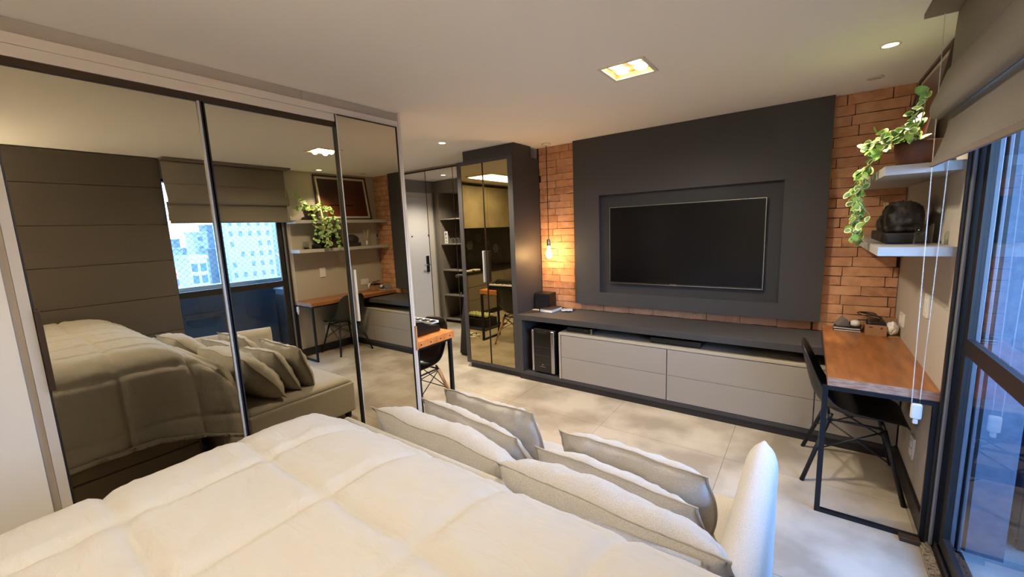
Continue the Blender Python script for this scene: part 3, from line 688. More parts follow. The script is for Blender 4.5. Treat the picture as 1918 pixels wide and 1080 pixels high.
# ------------------------------------------------------------------ roman blind
rb = thing('roman_blind', 'taupe roman blind half raised over the balcony door', 'blind', (.45, 2.0, 1.8))
def sheet(prof, ya, yb, name, m, th=.004, parent=rb, ny=2):
    bm = bm_new(); rows = []
    for (x, z) in prof: rows.append([bm.verts.new((x, ya + (yb - ya) * k / (ny - 1), z)) for k in range(ny)])
    for i in range(len(rows) - 1):
        for k in range(ny - 1): bm.faces.new((rows[i][k], rows[i][k + 1], rows[i + 1][k + 1], rows[i + 1][k]))
    return obj(name, bm, m, parent, smooth=True, solid=th)
def smooth_prof(P, n=6):
    out = []
    for i in range(len(P) - 1):
        p0, p1, p2, p3 = P[max(i - 1, 0)], P[i], P[i + 1], P[min(i + 2, len(P) - 1)]
        for k in range(n):
            t = k / n; out.append(tuple(.5 * ((2 * p1[j]) + (-p0[j] + p2[j]) * t + (2 * p0[j] - 5 * p1[j] + 4 * p2[j] - p3[j]) * t * t + (-p0[j] + 3 * p1[j] - 3 * p2[j] + p3[j]) * t ** 3) for j in (0, 1)))
    out.append(P[-1]); return out
sheet(smooth_prof([(.462, 2.43), (.458, 2.345), (.456, 2.21), (.446, 2.195), (.425, 2.12), (.404, 2.05), (.412, 2.010), (.432, 2.000), (.455, 2.012)]), 1.405, 2.625, 'fabric_fold', 'blind_fabric')
sheet(smooth_prof([(.466, 2.02), (.463, 1.955), (.446, 1.88), (.425, 1.815)]), 1.405, 2.622, 'fabric_flap', 'blind_fabric')
obj('bottom_bar', box(.418, .430, 1.403, 2.628, 1.795, 1.816, .003), 'blind_edge', rb)
obj('lining', box(.452, .456, 1.403, 2.600, 1.825, 1.90), 'blind_edge', rb)
obj('headrail', box(.36, .49, 1.403, 2.66, 2.437, 2.458), 'blind_edge', rb)
bm = bm_new()
for (a, b) in (((.424, 2.600, 1.80), (.4395, 2.600, .70)), ((.474, 2.604, 1.80), (.4670, 2.602, .70))):
    A, B = Vector(a), Vector(b); A.z = 2.42; A.x = a[0] * 1.0
    A = Vector((a[0] + (a[0] - b[0]) * .55, a[1], 2.42)); n = int((A - B).length / .0065)
    for k in range(n):
        p = A.lerp(B, k / n); r = bmesh.ops.create_icosphere(bm, subdivisions=1, radius=.0026); bmesh.ops.translate(bm, vec=p, verts=r['verts'])
    add_tube(bm, [A, B], .0008, 4)
bc = thing('bead_chain', 'white bead chain loop of the blind hanging by the door frame', 'chain', (.455, 2.60, .70))
o = obj('beads', bm, 'plastic_white', bc); o['kind'] = 'stuff'
obj('weight', add_box(box(.437, .478, 2.588, 2.612, .625, .702, .009, 3), .448, .467, 2.592, 2.608, .600, .6245, .005), 'plastic_white', bc)

# ------------------------------------------------------------------ balcony door
bd = sthing('door_2', (.60, 2.0, 0))
obj('jamb', add_box(add_box(box(.532, .54, 2.585, 2.6095, .02, 2.2595), .540, .67, 2.600, 2.6095, .02, 2.2595), .558, .563, 2.575, 2.5995, .02, 2.2595), 'dark_frame', bd)
obj('jamb_channel', add_box(add_box(box(.543, .555, 2.565, 2.5995, .02, 2.2595, .003), .604, .622, 2.55, 2.5995, .02, 2.2595, .003), .640, .652, 2.58, 2.5995, .02, 2.2595, .002), 'jamb_metal', bd)
obj('head_rail', box(.54, .67, 1.361, 2.5975, 2.23, 2.2595), 'dark_frame', bd)
tr = box(.553, .66, 1.361, 2.5975, 0.0005, .012); add_box(tr, .560, .564, 1.361, 2.5975, .012, .045); add_box(tr, .600, .604, 1.361, 2.5975, .012, .045)
obj('bottom_track', tr, 'dark_frame', bd)
obj('sill', box(.513, .5525, 1.361, 2.58, 0.0005, .012, .002), 'granite', bd)
lf = sub_of(obj('sliding_frame', add_box(add_box(add_box(box(.572, .597, 2.505, 2.5535, .047, 2.2285), .572, .597, 1.365, 1.42, .047, 2.2285), .572, .597, 1.42, 2.505, .985, 1.055), .572, .597, 1.42, 2.505, .047, .11), 'dark_frame', bd))
obj('glass_pane', box(.582, .587, 1.4205, 2.5045, 1.0555, 2.2285), 'pane', bd)
obj('glass_pane', box(.582, .587, 1.4205, 2.5045, .1105, .9845), 'pane', bd)

# ------------------------------------------------------------------ balcony
struct('balcony_floor', box(.667, 1.88, -1.0, 4.3, -.12, -.005), 'balcony_floor')
struct('balcony_ceiling', box(.667, 2.0, -1.0, 4.3, 2.50, 2.62), 'concrete')
struct('wall_balcony', box(.667, .80, 2.635, 4.2, -.005, 2.50), 'balcony_wall')
struct('wall_balcony_far', box(.667, 1.88, 4.2, 4.3, -.005, 2.50), 'balcony_wall')
struct('wall_balcony_end', box(.667, 1.88, -1.1, -1.0, -.005, 2.50), 'balcony_wall')
pp = sthing('parapet', (1.8, 1.0, 0))
obj('parapet_wall', box(1.76, 1.86, -1.0, 4.199, -.005, .95), 'balcony_dark', pp)
obj('coping', box(1.72, 1.90, -1.0, 4.199, .9505, 1.0), 'coping', pp)
bs = thing('wall_bench', 'dark narrow slab shelf fixed to the balcony parapet', 'shelf', (1.65, 1.95, .6))
obj('slab', box(1.56, 1.7595, 1.70, 2.15, .585, .635, .003), 'charcoal', bs)
obj('bracket', add_box(box(1.60, 1.7595, 1.75, 1.78, .50, .5845), 1.60, 1.7595, 2.07, 2.10, .50, .5845), 'charcoal', bs)
gc = thing('balcony_cabinet', 'dark low cabinet standing in the balcony corner', 'cabinet', (1.1, 2.95, 0))
obj('cabinet_body', box(.86, 1.40, 2.76, 3.10, .06, .86, .004), 'balcony_dark', gc)
for a, b in ((.865, 1.128), (1.132, 1.395)): obj('door', box(a, b, 2.745, 2.7595, .07, .80, .002), 'kick_black', gc)
for x in (.88, 1.36):
    for y in (2.78, 3.05): obj('leg', box(x, x + .025, y, y + .025, -.005, .0595), 'kick_black', gc)
obj('top_slab', box(.85, 1.41, 2.74, 3.11, .8605, .88, .002), 'balcony_dark', gc)
# safety net
bm = bm_new(); s = .075; y0, y1, z0, z1 = -1.0, 4.2, 1.0, 2.5
for sgn in (1, -1):
    k = -80
    while k < 110:
        pts = []
        c = k * s
        for t in (0, 1):
            pass
        # line: z - z0 = sgn*(y - y0) + c
        cand = []
        for yy in (y0, y1):
            zz = z0 + sgn * (yy - y0) + c
            if z0 <= zz <= z1: cand.append((yy, zz))
        for zz in (z0, z1):
            yy = y0 + (zz - z0 - c) / sgn
            if y0 < yy < y1: cand.append((yy, zz))
        if len(cand) >= 2:
            a, b = cand[0], cand[1]
            add_tube(bm, [(1.80, a[0], a[1]), (1.80, b[0], b[1])], .0016, 4, cap=False)
        k += 1
single('safety_net', bm, 'net_cord', 'thin diamond mesh safety net across the balcony opening', 'net', origin=(1.8, 0.8, 1.0))

# ------------------------------------------------------------------ city beyond
GZ = -62
city = struct('ground', box(20, 900, -500, 900, GZ - 2, GZ), 'city_ground')
def building(D, a0, a1, b, m, label, depth=16, win='city_window', wy=2.6, wz=3.0, ww=1.3, wh=1.3, blue=False):
    y0, y1, zt = a0 * D, a1 * D, 1.6 + b * D; x = -4.93 + D
    t = thing('building', label, 'building', (x, (y0 + y1) / 2, GZ))
    obj('tower', box(x, x + depth, y0, y1, GZ, zt), m, t)
    obj('roof_edge', box(x - .2, x + depth + .2, y0 - .2, y1 + .2, zt, zt + .7), m, t)
    bm = bm_new(); ny = max(1, int((y1 - y0) / wy)); nz = int((zt - max(GZ, 1.6 - .16 * D)) / wz)
    for i in range(ny):
        if blue and i % 2: pass
        for j in range(nz):
            yy = y0 + (i + .5) * (y1 - y0) / ny; zz = zt - 1.8 - j * wz
            if not blue and random.random() < .25: continue
            add_box(bm, x - .06, x + .02, yy - ww / 2, yy + ww / 2, zz - wh / 2, zz + wh / 2)
    o = obj('window_grid', bm, win, t); o['kind'] = 'stuff'
    return t
building(135, .352, .445, .16, 'city_white', 'near tall pale apartment tower behind the net', 9, wy=2.4, wz=3.0, ww=.9, wh=1.5)
building(155, .452, .56, .12, 'city_white', 'second tall pale apartment tower on the right of the view', 12, wy=3.2, ww=1.0)
building(100, .282, .312, -.034, 'city_white', 'mid distance white block with blue window columns', 8, win='city_blue', wy=1.5, wz=2.4, ww=1.0, wh=1.6, blue=True)
building(115, .255, .272, -.062, 'city_red', 'low reddish block at the bottom left of the city view', 8)
building(128, .252, .300, -.045, 'city_white', 'low wide white block in the middle of the city view', 8, wy=3)
building(152, .316, .342, -.02, 'city_grey', 'mid grey block below the slim tower', 8)
building(170, .294, .318, .016, 'city_white', 'distant white residential tower under the sky', 8, wy=2.4, wz=3.2)
building(190, .319, .330, .030, 'city_grey', 'distant slim grey tower beside the white tower', 8, wy=2.6)
building(205, .330, .352, .012, 'city_white', 'far white block behind the near tall tower', 8)
building(240, .262, .272, .004, 'city_grey', 'far small grey tower at the left of the skyline', 8)
bmr = random.Random(5); rows_d = [220, 260, 285, 310, 340, 375, 415]; k = 0
for D in rows_d:
    a = .20 + bmr.uniform(0, .02)
    while a < .36:
        w = bmr.uniform(6, 11) / D * 1.4; b = bmr.uniform(-.045, -.006)
        tt = building(D, a, a + w, b, bmr.choice(['city_white', 'city_grey', 'city_white']), 'small distant block of the hazy city skyline', 9, wy=3.5, ww=1.6)
        tt['group'] = 'distant city blocks'; a += w + bmr.uniform(.01, .035); k += 1

# ------------------------------------------------------------------ kitchen along the entry wall (seen in the mirror doors)
kt = thing('kitchen_unit', 'greige kitchen base cabinets with drawers along the entry wall', 'cabinet', (-5.1, .9, 0))
obj('plinth', box(-5.329, -4.92, -.6, 2.10, 0, .099), 'kick_black', kt)
obj('carcass', box(-5.329, -4.89, -.6, 2.10, .0995, .819), 'kitchen_lower', kt)
yy = -.59
for w in (.53, .53, .53, .53, .53):
    for za, zb in ((.105, .34), (.348, .585), (.593, .815)): obj('drawer_front', box(-4.8895, -4.87, yy, yy + w, za, zb, .002), 'kitchen_lower', kt)
    yy += w + .007
single('worktop', box(-5.329, -4.86, -.6, 2.12, .8195, .86, .002), 'kitchen_black', 'black kitchen worktop on the base cabinets', 'worktop')
ku = thing('kitchen_wall_cabinet', 'cream wall cabinets hung above the black kitchen splashback', 'cabinet', (-5.16, .7, 1.64))
obj('carcass', box(-5.329, -5.02, -.6, 2.10, 1.64, 2.40), 'kitchen_upper', ku)
yy = -.6
for w in (.67, .67, .67, .67):
    obj('door', box(-5.0195, -5.0, yy + .002, yy + w, 1.642, 2.398, .002), 'kitchen_upper', ku); yy += w + .005
sl = thing('splashback', 'black splashback with grey hexagon pattern between the kitchen cabinets', 'panel', (-5.32, .8, .9))
obj('panel', box(-5.3299, -5.322, -.6, 2.10, .8605, 1.6395), 'kitchen_black', sl)
for i in range(9):
    for j in range(3):
        if (i * 7 + j * 5) % 3 == 0: continue
        cy, cz, r = -.4 + i * .27, .98 + j * .23 + (.11 if i % 2 else 0), .10
        if cz + r > 1.63: continue
        bm = bm_new(); extrude_profile(bm, [(cy + r * math.cos(k * PI / 3), cz + r * math.sin(k * PI / 3)) for k in range(6)], -5.3219, -5.3195, 'x')
        obj('hexagon', bm, 'hex_dim' if (i + j) % 3 == 0 else 'plastic_black', sl)
sg = thing('kitchen_sign', 'cream sign with a black CX block above the worktop', 'sign', (-5.30, 1.6, 1.3))
obj('sign_board', box(-5.319, -5.312, 1.78, 2.02, 1.32, 1.60), 'sign_cream', sg)
obj('black_block', box(-5.3119, -5.3105, 1.80, 1.97, 1.36, 1.45), 'kitchen_black', sg)
obj('letters', xf(text_bm('CX', .09, .0008), Matrix.Translation((-5.3095, 1.885, 1.405)) @ Matrix.Rotation(PI / 2, 4, 'Z') @ Matrix.Rotation(PI / 2, 4, 'X')), 'sign_cream', sg)
cn = thing('ceramic_canister', 'square cream canister on the black worktop', 'canister', (-5.05, 1.75, .86))
obj('jar', box(-5.10, -4.99, 1.68, 1.79, .8605, .97, .01), 'plastic_white', cn); obj('lid', box(-5.095, -4.995, 1.685, 1.785, .9705, .985, .005), 'sign_cream', cn)
bm = bm_new()
for k, (lab, y) in enumerate((('left folded white cloth on the black worktop', 1.35), ('right folded white cloth on the black worktop', 1.12))):
    single('folded_cloth', box(-5.08, -4.93, y, y + .16, .8605, .885, .01), 'paper', lab, 'cloth')
# ceiling light over the kitchen
kl = thing('ceiling_panel_light', 'large rectangular warm ceiling light over the kitchen', 'light', (-4.27, 1.2, ZC))
obj('diffuser', box(PANEL[0], PANEL[1], PANEL[2], PANEL[3], ZC - .012, ZC - .0005), 'lamp_glow_soft', kl)
bm = bm_new(); a, b, c, d = PANEL
for q in ((a - .02, a - .0003, c - .02, d + .02), (b + .0003, b + .02, c - .02, d + .02), (a, b, c - .02, c - .0003), (a, b, d + .0003, d + .02)): add_box(bm, *q, ZC - .014, ZC - .0003)
obj('trim', bm, 'lamp_trim', kl)
# mat, basket, sandals
single('floor_mat', box(-4.75, -4.10, 1.45, 2.05, 0.0003, .012, .003), 'mat_black', 'thin black mat on the kitchen floor', 'mat')
bk_ = thing('wire_basket', 'low black basket of pale round pods on the kitchen mat', 'basket', (-4.45, 1.75, .012))
bm = box(-4.70, -4.20, 1.62, 1.64, .0125, .15); add_box(bm, -4.70, -4.20, 1.88, 1.90, .0125, .15); add_box(bm, -4.70, -4.68, 1.64, 1.88, .0125, .15); add_box(bm, -4.22, -4.20, 1.64, 1.88, .0125, .15); add_box(bm, -4.68, -4.22, 1.64, 1.88, .0125, .02)
obj('basket_body', bm, 'mat_black', bk_)
pod = bm_new(); bmesh.ops.create_icosphere(pod, subdivisions=2, radius=.034); pm = bpy.data.meshes.new('pod'); pod.to_mesh(pm); pod.free(); pm.materials.append(M['pale_green'])
for i in range(7):
    for j in range(3):
        o = tag(bpy.data.objects.new('seed_pod', pm), 'pale green round pod heaped in the low black basket', 'pod', 'pods in the black basket'); COL.objects.link(o)
        o.location = (-4.645 + i * .0645, 1.690 + j * .068, .186 + .006 * ((i + j) % 2))
for k, (dy, rz, lab) in enumerate(((0, .25, 'left pale flip flop on the floor by the bar table'), (.12, .05, 'right pale flip flop on the floor by the bar table'))):
    t = thing('flip_flop', lab, 'sandal', (-4.12, 2.30 + dy, 0), rz, 'pair of pale flip flops', absolute=False)
    bm = bm_new(); pr = [(.13 * math.cos(a_) , .045 * math.sin(a_) * (1 + .25 * math.cos(a_))) for a_ in [2 * PI * q / 20 for q in range(20)]]
    extrude_profile(bm, pr, 0.0004, .018, 'z'); obj('sole', bm, 'sandal', t)
    obj('strap', add_tube(bm_new(), [(-.02, -.042, .015), (.03, -.02, .04), (.07, 0, .022), (.03, .02, .04), (-.02, .042, .015)], .005, 6), 'kitchen_black', t)

# ------------------------------------------------------------------ ceiling lamps
def quad(c, label):
    t = thing('ceiling_light', label, 'light', (c[0], c[1], ZC))
    h = hs
    bm = bm_new()
    for q in ((c[0] - h - .012, c[0] - h + .006, c[1] - h - .012, c[1] + h + .012), (c[0] + h - .006, c[0] + h + .012, c[1] - h - .012, c[1] + h + .012), (c[0] - h + .006, c[0] + h - .006, c[1] - h - .012, c[1] - h + .006), (c[0] - h + .006, c[0] + h - .006, c[1] + h - .006, c[1] + h + .012)):
        add_box(bm, *q, ZC - .006, ZC - .0003)
    obj('trim', bm, 'lamp_trim', t)
    bm = box(c[0] - h + .0005, c[0] - h + .006, c[1] - h + .0005, c[1] + h - .0005, ZC, ZC + .024); add_box(bm, c[0] + h - .006, c[0] + h - .0005, c[1] - h + .0005, c[1] + h - .0005, ZC, ZC + .024)
    add_box(bm, c[0] - h + .006, c[0] + h - .006, c[1] - h + .0005, c[1] - h + .006, ZC, ZC + .024); add_box(bm, c[0] - h + .006, c[0] + h - .006, c[1] + h - .006, c[1] + h - .0005, ZC, ZC + .024)
    add_box(bm, c[0] - h + .0005, c[0] + h - .0005, c[1] - h + .0005, c[1] + h - .0005, ZC + .024, ZC + .03)
    obj('recess', bm, 'gold_reflector', t)
    for dx in (-.055, .055):
        for dy in (-.055, .055):
            obj('lamp', add_lathe(bm_new(), [(.032, 0), (.036, .006), (.036, .012)], (c[0] + dx, c[1] + dy, ZC + .010), 20), 'lamp_glow', t)
quad(QA, 'recessed square ceiling light with four warm lamps near the television'); 
def sconce(y):
    t = thing('wall_sconce', 'white cylindrical wall sconce above the bed head', 'lamp', (.44, y, 1.55))
    obj('shade', add_lathe(bm_new(), [(.055, 0), (.055, .22)], (.44, y, 1.45), 28, cap=False), 'plastic_white', t, solid=.003)
    obj('arm', add_tube(bm_new(), [(.494, y, 1.55), (.496, y, 1.55), (.537, y, 1.55)], .012), 'steel', t)
    obj('bulb', add_lathe(bm_new(), [(.01, .0), (.025, .03), (.025, .06), (.008, .085)], (.44, y, 1.53), 16), 'lamp_glow', t)
    light('sconce_lamp', 'POINT', (.44, y, 1.64), 115, TUNG, shadow_soft_size=.03)
sconce(-.80)
quad(QB, 'recessed square ceiling light with four warm lamps above the bed')
EQ = 20.0
for c, e_ in ((QA, EQ), (QB, EQ * .40)):
    for dx in (-.055, .055):
        for dy in (-.055, .055):
            light('quad_lamp', 'SPOT', (c[0] + dx, c[1] + dy, ZC - .004), e_, TUNG, spot_size=math.radians(168), spot_blend=.9, shadow_soft_size=.03)
def spot(x, y, label, on=True, power=40, size=110):
    t = thing('downlight', label, 'light', (x, y, ZC))
    obj('ring', add_lathe(bm_new(), [(.043, -.0003), (.045, -.004), (.034, -.006), (.032, -.0003)], (x, y, ZC), 24, cap=False), 'lamp_trim', t)
    obj('lamp', add_lathe(bm_new(), [(.031, -.004), (.031, -.0006)], (x, y, ZC), 20), 'lamp_glow' if on else 'lamp_trim', t)
    if on: light('downlight_lamp', 'SPOT', (x, y, ZC - .01), power, TUNG, spot_size=math.radians(size), spot_blend=.7, shadow_soft_size=.03)
    else: obj('tilt_bar', box(x - .03, x + .03, y - .004, y + .004, ZC - .009, ZC - .0042), 'fascia_dark', t)
spot(.288, 2.994, 'lit round downlight near the framed picture', power=42, size=80)
spot(.29, 3.63, 'unlit round downlight near the brick corner', on=False)
spot(-2.957, 2.99, 'lit round downlight near the entrance', power=110, size=130)
spot(-4.6, 3.3, 'added round downlight in front of the white entry door', power=70, size=130)  # extra lamp added to light the entry area
spot(-.87, 3.55, 'lit round downlight above the television', power=14) if False else None
light('kitchen_panel_lamp', 'AREA', ((PANEL[0] + PANEL[1]) / 2, (PANEL[2] + PANEL[3]) / 2, ZC - .02), 24, TUNG, shape='RECTANGLE', size=.5, size_y=1.2)
# pendant
pd = thing('pendant_lamp', 'bare filament bulb pendant on a dark cord in front of the bricks', 'lamp', (-2.262, 3.80, ZC))
px, py = -2.262, 3.80
obj('canopy', add_lathe(bm_new(), [(.048, -.0003), (.05, -.004), (.05, -.020), (.046, -.024)], (px, py, ZC), 28), 'lamp_trim', pd)
obj('cord', add_tube(bm_new(), [(px, py, ZC - .024), (px, py, 1.475)], .004, 8), 'cord_dark', pd)
obj('socket', add_lathe(bm_new(), [(.008, .075), (.019, .072), (.021, .05), (.017, .046), (.021, .042), (.021, .012), (.016, .0)], (px, py, 1.40), 20), 'steel', pd)
obj('bulb', add_lathe(bm_new(), [(.012, 0), (.013, -.02), (.022, -.045), (.031, -.075), (.032, -.095), (.024, -.118), (.010, -.128), (.002, -.13)], (px, py, 1.40), 24), 'bulb_glow', pd)
light('pendant_glow', 'POINT', (px, py - .0, 1.31), 11, (1.0, .58, .22), shadow_soft_size=.05).data.use_shadow = True
o = [q for q in bpy.data.objects if q.name.startswith('bulb')][0]

# ------------------------------------------------------------------ bed, duvet
bd_ = thing('bed', 'tall upholstered bed with drawers in its foot end', 'bed', (-.5, 0, 0))
obj('base', box(-1.58, .49, -.93, .86, .05, .34, .01), 'bed_fabric', bd_)
obj('mattress', box(-1.57, .485, -.92, .82, .3405, .80, .05, 3), 'duvet', bd_)
obj('foot_drawer', box(-1.60, -1.5805, -.90, .84, .06, .235, .004), 'bed_fabric', bd_)
obj('foot_rail', box(-1.60, -1.5805, -.90, .84, .245, .33, .004), 'bed_fabric', bd_)
for x in (-1.45, .40):
    for y in (-.85, .78): obj('foot', add_lathe(bm_new(), [(.025, 0), (.025, .0495)], (x, y, 0), 12), 'plastic_black', bd_)

def duvet():
    bm = bm_new(); XT, YT, ZT = -1.46, .63, .905
    S0, S1, T0, T1 = -.43, 2.62, -1.30, 1.12   # s from x=.43 towards the foot; t along y
    ds, dt = .014, .014; ns, nt_ = int((S1 - S0) / ds), int((T1 - T0) / dt)
    def bend(d, r, ang=PI / 2):      # distance past the edge -> (forward, drop)
        if d <= 0: return 0.0, 0.0
        if d < r * ang: a = d / r; return r * math.sin(a), r * (1 - math.cos(a))
        e2 = d - r * ang; return r * math.sin(ang) + e2 * math.cos(ang), r * (1 - math.cos(ang)) + e2 * math.sin(ang)
    rows = []
    seam = .335
    for i in range(ns + 1):
        s = S0 + ds * i; row = []
        X = -s  # nominal x
        for j in range(nt_ + 1):
            t = T0 + dt * j
            fx, dz1 = bend(XT - X, .19, math.radians(86)); x = X if X > XT else XT - fx
            offc = max(0, (XT - .05) - X)                       # how far past the foot edge
            fy, dz2 = bend(t - YT, .33, math.radians(84)); y = t if t < YT else YT + fy
            if t < -.86: gy, dz3 = bend(-.86 - t, .12); y = -.86 - gy
            else: dz3 = 0
            z = ZT - dz1 - dz2 - dz3
            if dz1 > 0 and dz2 > 0:   # hanging corner
                z = ZT - max(dz1, dz2) - .35 * min(dz1, dz2); k = min(dz1, .3) / .3; x -= .10 * k * min(1, dz2 / .15); y += .10 * k * min(1, dz2 / .2)
            # puff
            a, b = (X + 1.325) / seam, (t - .16) / seam
            pa, pb_ = abs(math.sin(PI * a)), abs(math.sin(PI * b))
            h = .022 * (min(1, pa * 3.4) ** .6) * (min(1, pb_ * 3.4) ** .6)
            p = Vector((x, y, z))
            w = .010 * noise.noise(Vector((X * 2.2, t * 2.2, 3))) + .0045 * noise.noise(Vector((X * 9 + t * 5, t * 22, 1))) * (1 - .5 * pa)+ .003 * noise.noise(Vector((X * 26, t * 9, 5))) * (1 - .3 * pb_)
            nrm = Vector((-(dz1 > 0) * min(1, dz1 / .19), (dz2 > 0) * min(1, dz2 / .3) - (dz3 > 0), 1 - min(.95, max(dz1 / .19, dz2 / .3)))).normalized()
            rn = 1 - abs(noise.noise(Vector((X * 5 + 3 * t, t * 17 - X * 4, 11)))) * 2
            w += .011 * max(0, rn - .5) * (1.2 - pb_) + .008 * max(0, 1 - abs(noise.noise(Vector((X * 20, t * 6 + X * 3, 21)))) * 2 - .6) * (1.2 - pa)
            if dz1 > .3: w += .018 * noise.noise(Vector((t * 4, X * 1.5, 9)))
            p += nrm * (h + w)
            if dz1 > 0: p.z = max(p.z, .385 + .02 * noise.noise(Vector((t * 3, 0, 7))) - .13 * max(0, (t - .62) / .4))
            if dz2 > 0 and dz1 < .05: p.y = min(p.y, .915)
            row.append(bm.verts.new(p))
        rows.append(row)
    for i in range(ns):
        for j in range(nt_): bm.faces.new((rows[i][j], rows[i][j + 1], rows[i + 1][j + 1], rows[i + 1][j]))
    return bm
dv = single('duvet', duvet(), 'duvet', 'thick white quilted duvet spread over the tall bed', 'duvet', origin=(-.5, 0, .8), smooth=True, solid=.022)

# ------------------------------------------------------------------ sofa beside the bed
sf = thing('sofa', 'low greige daybed sofa with a slim arm beside the bed', 'sofa', (-.9, 1.45, 0))
obj('base_frame', box(-1.735, -.165, 1.10, 1.955, .06, .325, .02, 3), 'sofa_fabric', sf)
bm = bm_new(); nx, ny = 90, 46
rows = []
for i in range(nx + 1):
    r = []
    for j in range(ny + 1):
        x = -1.715 + (1.545) * i / nx; y = 1.12 + .815 * j / ny
        e1 = min(i, nx - i) / nx; e2 = min(j, ny - j) / ny; ed_ = min(1, min(e1 * 18, e2 * 12))
        qx = abs(math.sin(PI * (x + 1.715) / .515)); qy = abs(math.sin(PI * (y - 1.12) / .41))
        z = .335 + .030 * ed_ ** .4 - .008 * (1 - min(1, qx * 6)) - .008 * (1 - min(1, qy * 6)) + .002 * noise.noise(Vector((x * 6, y * 6, 0)))
        r.append(bm.verts.new((x, y, z)))
    rows.append(r)
for i in range(nx):
    for j in range(ny): bm.faces.new((rows[i][j], rows[i][j + 1], rows[i + 1][j + 1], rows[i + 1][j]))
obj('seat_pad', bm, 'sofa_fabric', sf, smooth=True, solid=.012)
prof = smooth_prof([(.945, .06), (.945, .40), (.948, .68), (.965, .745), (.995, .760), (1.03, .715), (1.065, .60), (1.10, .45), (1.115, .33), (1.115, .06)], 5)
bm = bm_new(); extrude_profile(bm, prof, -1.72, -.165, 'x'); bmesh.ops.bevel(bm, geom=[e_ for e_ in bm.edges if abs(e_.verts[0].co.x - e_.verts[1].co.x) < 1e-4], offset=.012, segments=2, affect='EDGES')
obj('backrest', bm, 'sofa_fabric', sf, smooth=True)
bm = bm_new(); nyy, na = 30, 16; rows = []
for j in range(nyy + 1):
    y = .93 + 1.07 * j / nyy; top = .69 - .06 * (y - .93) / 1.07
    tip = max(0, (y - 1.88) / .12); w = .060 * (1 - .35 * tip * tip)
    if j == nyy: w *= .5
    ring = [(-w, .06), (-w, .30)]
    for k in range(na + 1):
        a = PI - PI * k / na; ring.append((w * math.cos(a), top - .075 + .075 * math.sin(a) ** .9))
    ring += [(w, .30), (w, .06)]
    rows.append([bm.verts.new((-.112 + q[0], y, q[1])) for q in ring])
for j in range(nyy):
    for k in range(len(rows[0]) - 1): bm.faces.new((rows[j][k], rows[j][k + 1], rows[j + 1][k + 1], rows[j + 1][k]))
bm.faces.new(rows[0]); bm.faces.new(rows[-1][::-1])
obj('armrest', bm, 'sofa_fabric', sf, smooth=True)
for x in (-1.68, -.22):
    for y in (.97, 1.90): obj('foot', add_lathe(bm_new(), [(.025, 0), (.03, .0595)], (x, y, 0), 12), 'plastic_black', sf)

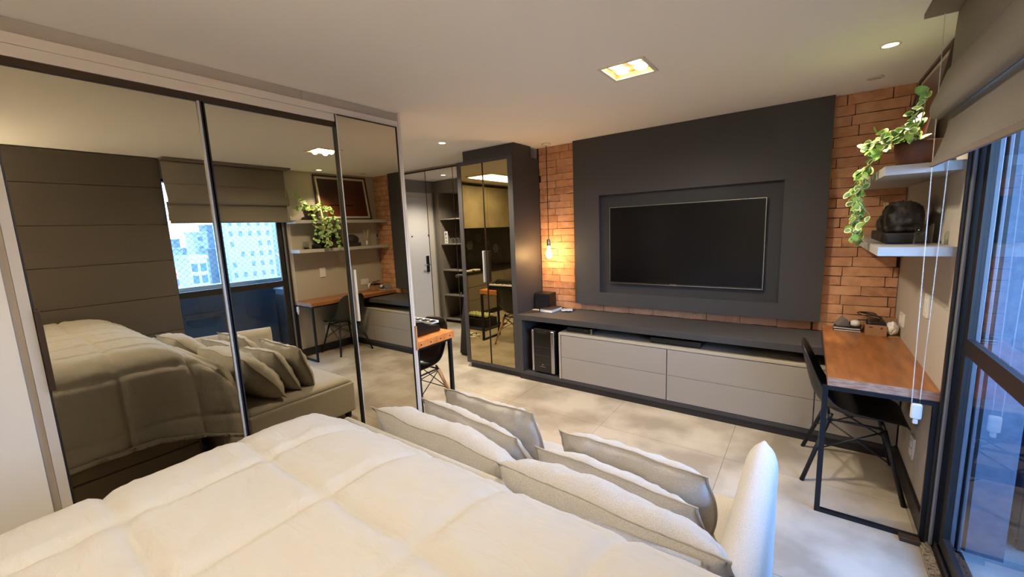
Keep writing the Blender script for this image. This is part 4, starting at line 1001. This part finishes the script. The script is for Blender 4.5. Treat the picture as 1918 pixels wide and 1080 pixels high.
# pillows
def pillow(label, W, H, T, seed):
    t = thing('cushion', label, 'cushion', group='linen scatter cushions on the sofa', absolute=False)
    bm = bm_new(); n = 36; top, bot = {}, {}
    def out(u, v):
        x = u * math.sqrt(1 - .20 * v * v) * (1 + .05 * abs(u * v) ** 8); y = v * math.sqrt(1 - .22 * u * u) * (1 + .05 * abs(u * v) ** 8)
        return x * W / 2, y * H / 2
    for side in (1, -1):
        for i in range(n + 1):
            for j in range(n + 1):
                u, v = -1 + 2 * i / n, -1 + 2 * j / n
                u = math.copysign(abs(u) ** .85, u); v = math.copysign(abs(v) ** .85, v)
                x, y = out(u, v); edge = i in (0, n) or j in (0, n)
                if side == -1 and edge: bot[i, j] = top[i, j]; continue
                h = T / 2 * ((1 - u ** 4) * (1 - v ** 4)) ** .55
                near = 1 - min(1 - abs(u), 1 - abs(v)); wr = 0.022 * max(0, near - .35) * noise.noise(Vector((x * 26, y * 26, seed))) + .010 * noise.noise(Vector((x * 7, y * 7, seed + 4))) * (1 - near ** 6) - .010 * max(0, 1 - 3 * abs(noise.noise(Vector((x * 6 + y * 4, y * 3, seed + 9)))))* (1 - near ** 8)
                sg = .016 * (noise.noise(Vector((x * 4 + seed, y * 4, 0))))
                yy = y - .02 * (1 - abs(u)) * max(0, v) + .010 * noise.noise(Vector((x * 9, seed, v))) * abs(v) ** 3
                z = side * (h + (wr if not edge else 0)) + sg * (1 if not edge else 1)
                vv = bm.verts.new((x, yy, z)); (top if side == 1 else bot)[i, j] = vv
    for dct, flip in ((top, False), (bot, True)):
        for i in range(n):
            for j in range(n):
                q = (dct[i, j], dct[i + 1, j], dct[i + 1, j + 1], dct[i, j + 1]); bm.faces.new(q[::-1] if flip else q)
    ring = [(i, 0) for i in range(n)] + [(n, j) for j in range(n)] + [(i, n) for i in range(n, 0, -1)] + [(0, j) for j in range(n, 0, -1)]
    pts = []
    for (i, j) in ring:
        c = top[i, j].co.copy(); pts.append(c * 1.012)
    pts.append(pts[0])
    b2 = bm_new()
    # raised flange along the seam
    rows_ = []
    for k, p in enumerate(pts[:-1]):
        nn = Vector((p.x, p.y, 0)); sx_ = 1.0
        rows_.append([b2.verts.new(p * .985 + Vector((0, 0, .003))), b2.verts.new(p * 1.012 + Vector((0, 0, .002 + .005 * noise.noise(p * 30)))), b2.verts.new(p * 1.012 - Vector((0, 0, .002))), b2.verts.new(p * .985 - Vector((0, 0, .003)))])
    for k in range(len(rows_)):
        a, b = rows_[k], rows_[(k + 1) % len(rows_)]
        for q in range(3): b2.faces.new((a[q], b[q], b[q + 1], a[q + 1]))
    obj('cover', bm, 'linen', t, smooth=True)
    obj('piping', b2, 'linen_dark', t, smooth=True)
    return t
def place(t, tl, tr, bm_, H):
    tl, tr, b = Vector(tl), Vector(tr), Vector(bm_)
    mid = (tl + tr) / 2; xx = (tr - tl).normalized(); yy = mid - b; yy = (yy - xx * yy.dot(xx)).normalized(); zz = xx.cross(yy)
    t.matrix_world = Matrix.Translation(mid - yy * H * .47) @ Matrix((xx, yy, zz)).transposed().to_4x4()
CUSH = [
 ('leftmost linen cushion lying against the sofa back next to the duvet', .48, .22, (-1.70, 1.13, .755), (-.886, 1.105, .74), (-1.30, 1.37, .38)),
 ('middle linen cushion of the left trio on the sofa', .44, .15, (-1.61, 1.37, .73), (-1.00, 1.345, .70), (-1.30, 1.53, .37)),
 ('front upright linen cushion of the left trio, facing the television', .43, .14, (-1.635, 1.565, .71), (-1.03, 1.51, .735), (-1.34, 1.63, .37)),
 ('large linen cushion of the right trio next to the duvet', .50, .22, (-.80, .99, .825), (-.13, 1.02, .77), (-.48, 1.32, .40)),
 ('middle linen cushion of the right trio on the sofa', .46, .15, (-.87, 1.33, .70), (-.262, 1.31, .68), (-.57, 1.49, .37)),
 ('front linen cushion of the right trio, nearest the drawers', .44, .15, (-.83, 1.47, .72), (-.258, 1.46, .71), (-.55, 1.63, .37)),
]
for k, (lab, H, T, tl, tr, b) in enumerate(CUSH):
    W = (Vector(tl) - Vector(tr)).length * 1.10
    place(pillow(lab, W, H, T, k * 3.7 + 1), tl, tr, b, H)

for o in bpy.data.objects:
    if '_abs' in o: del o['_abs']
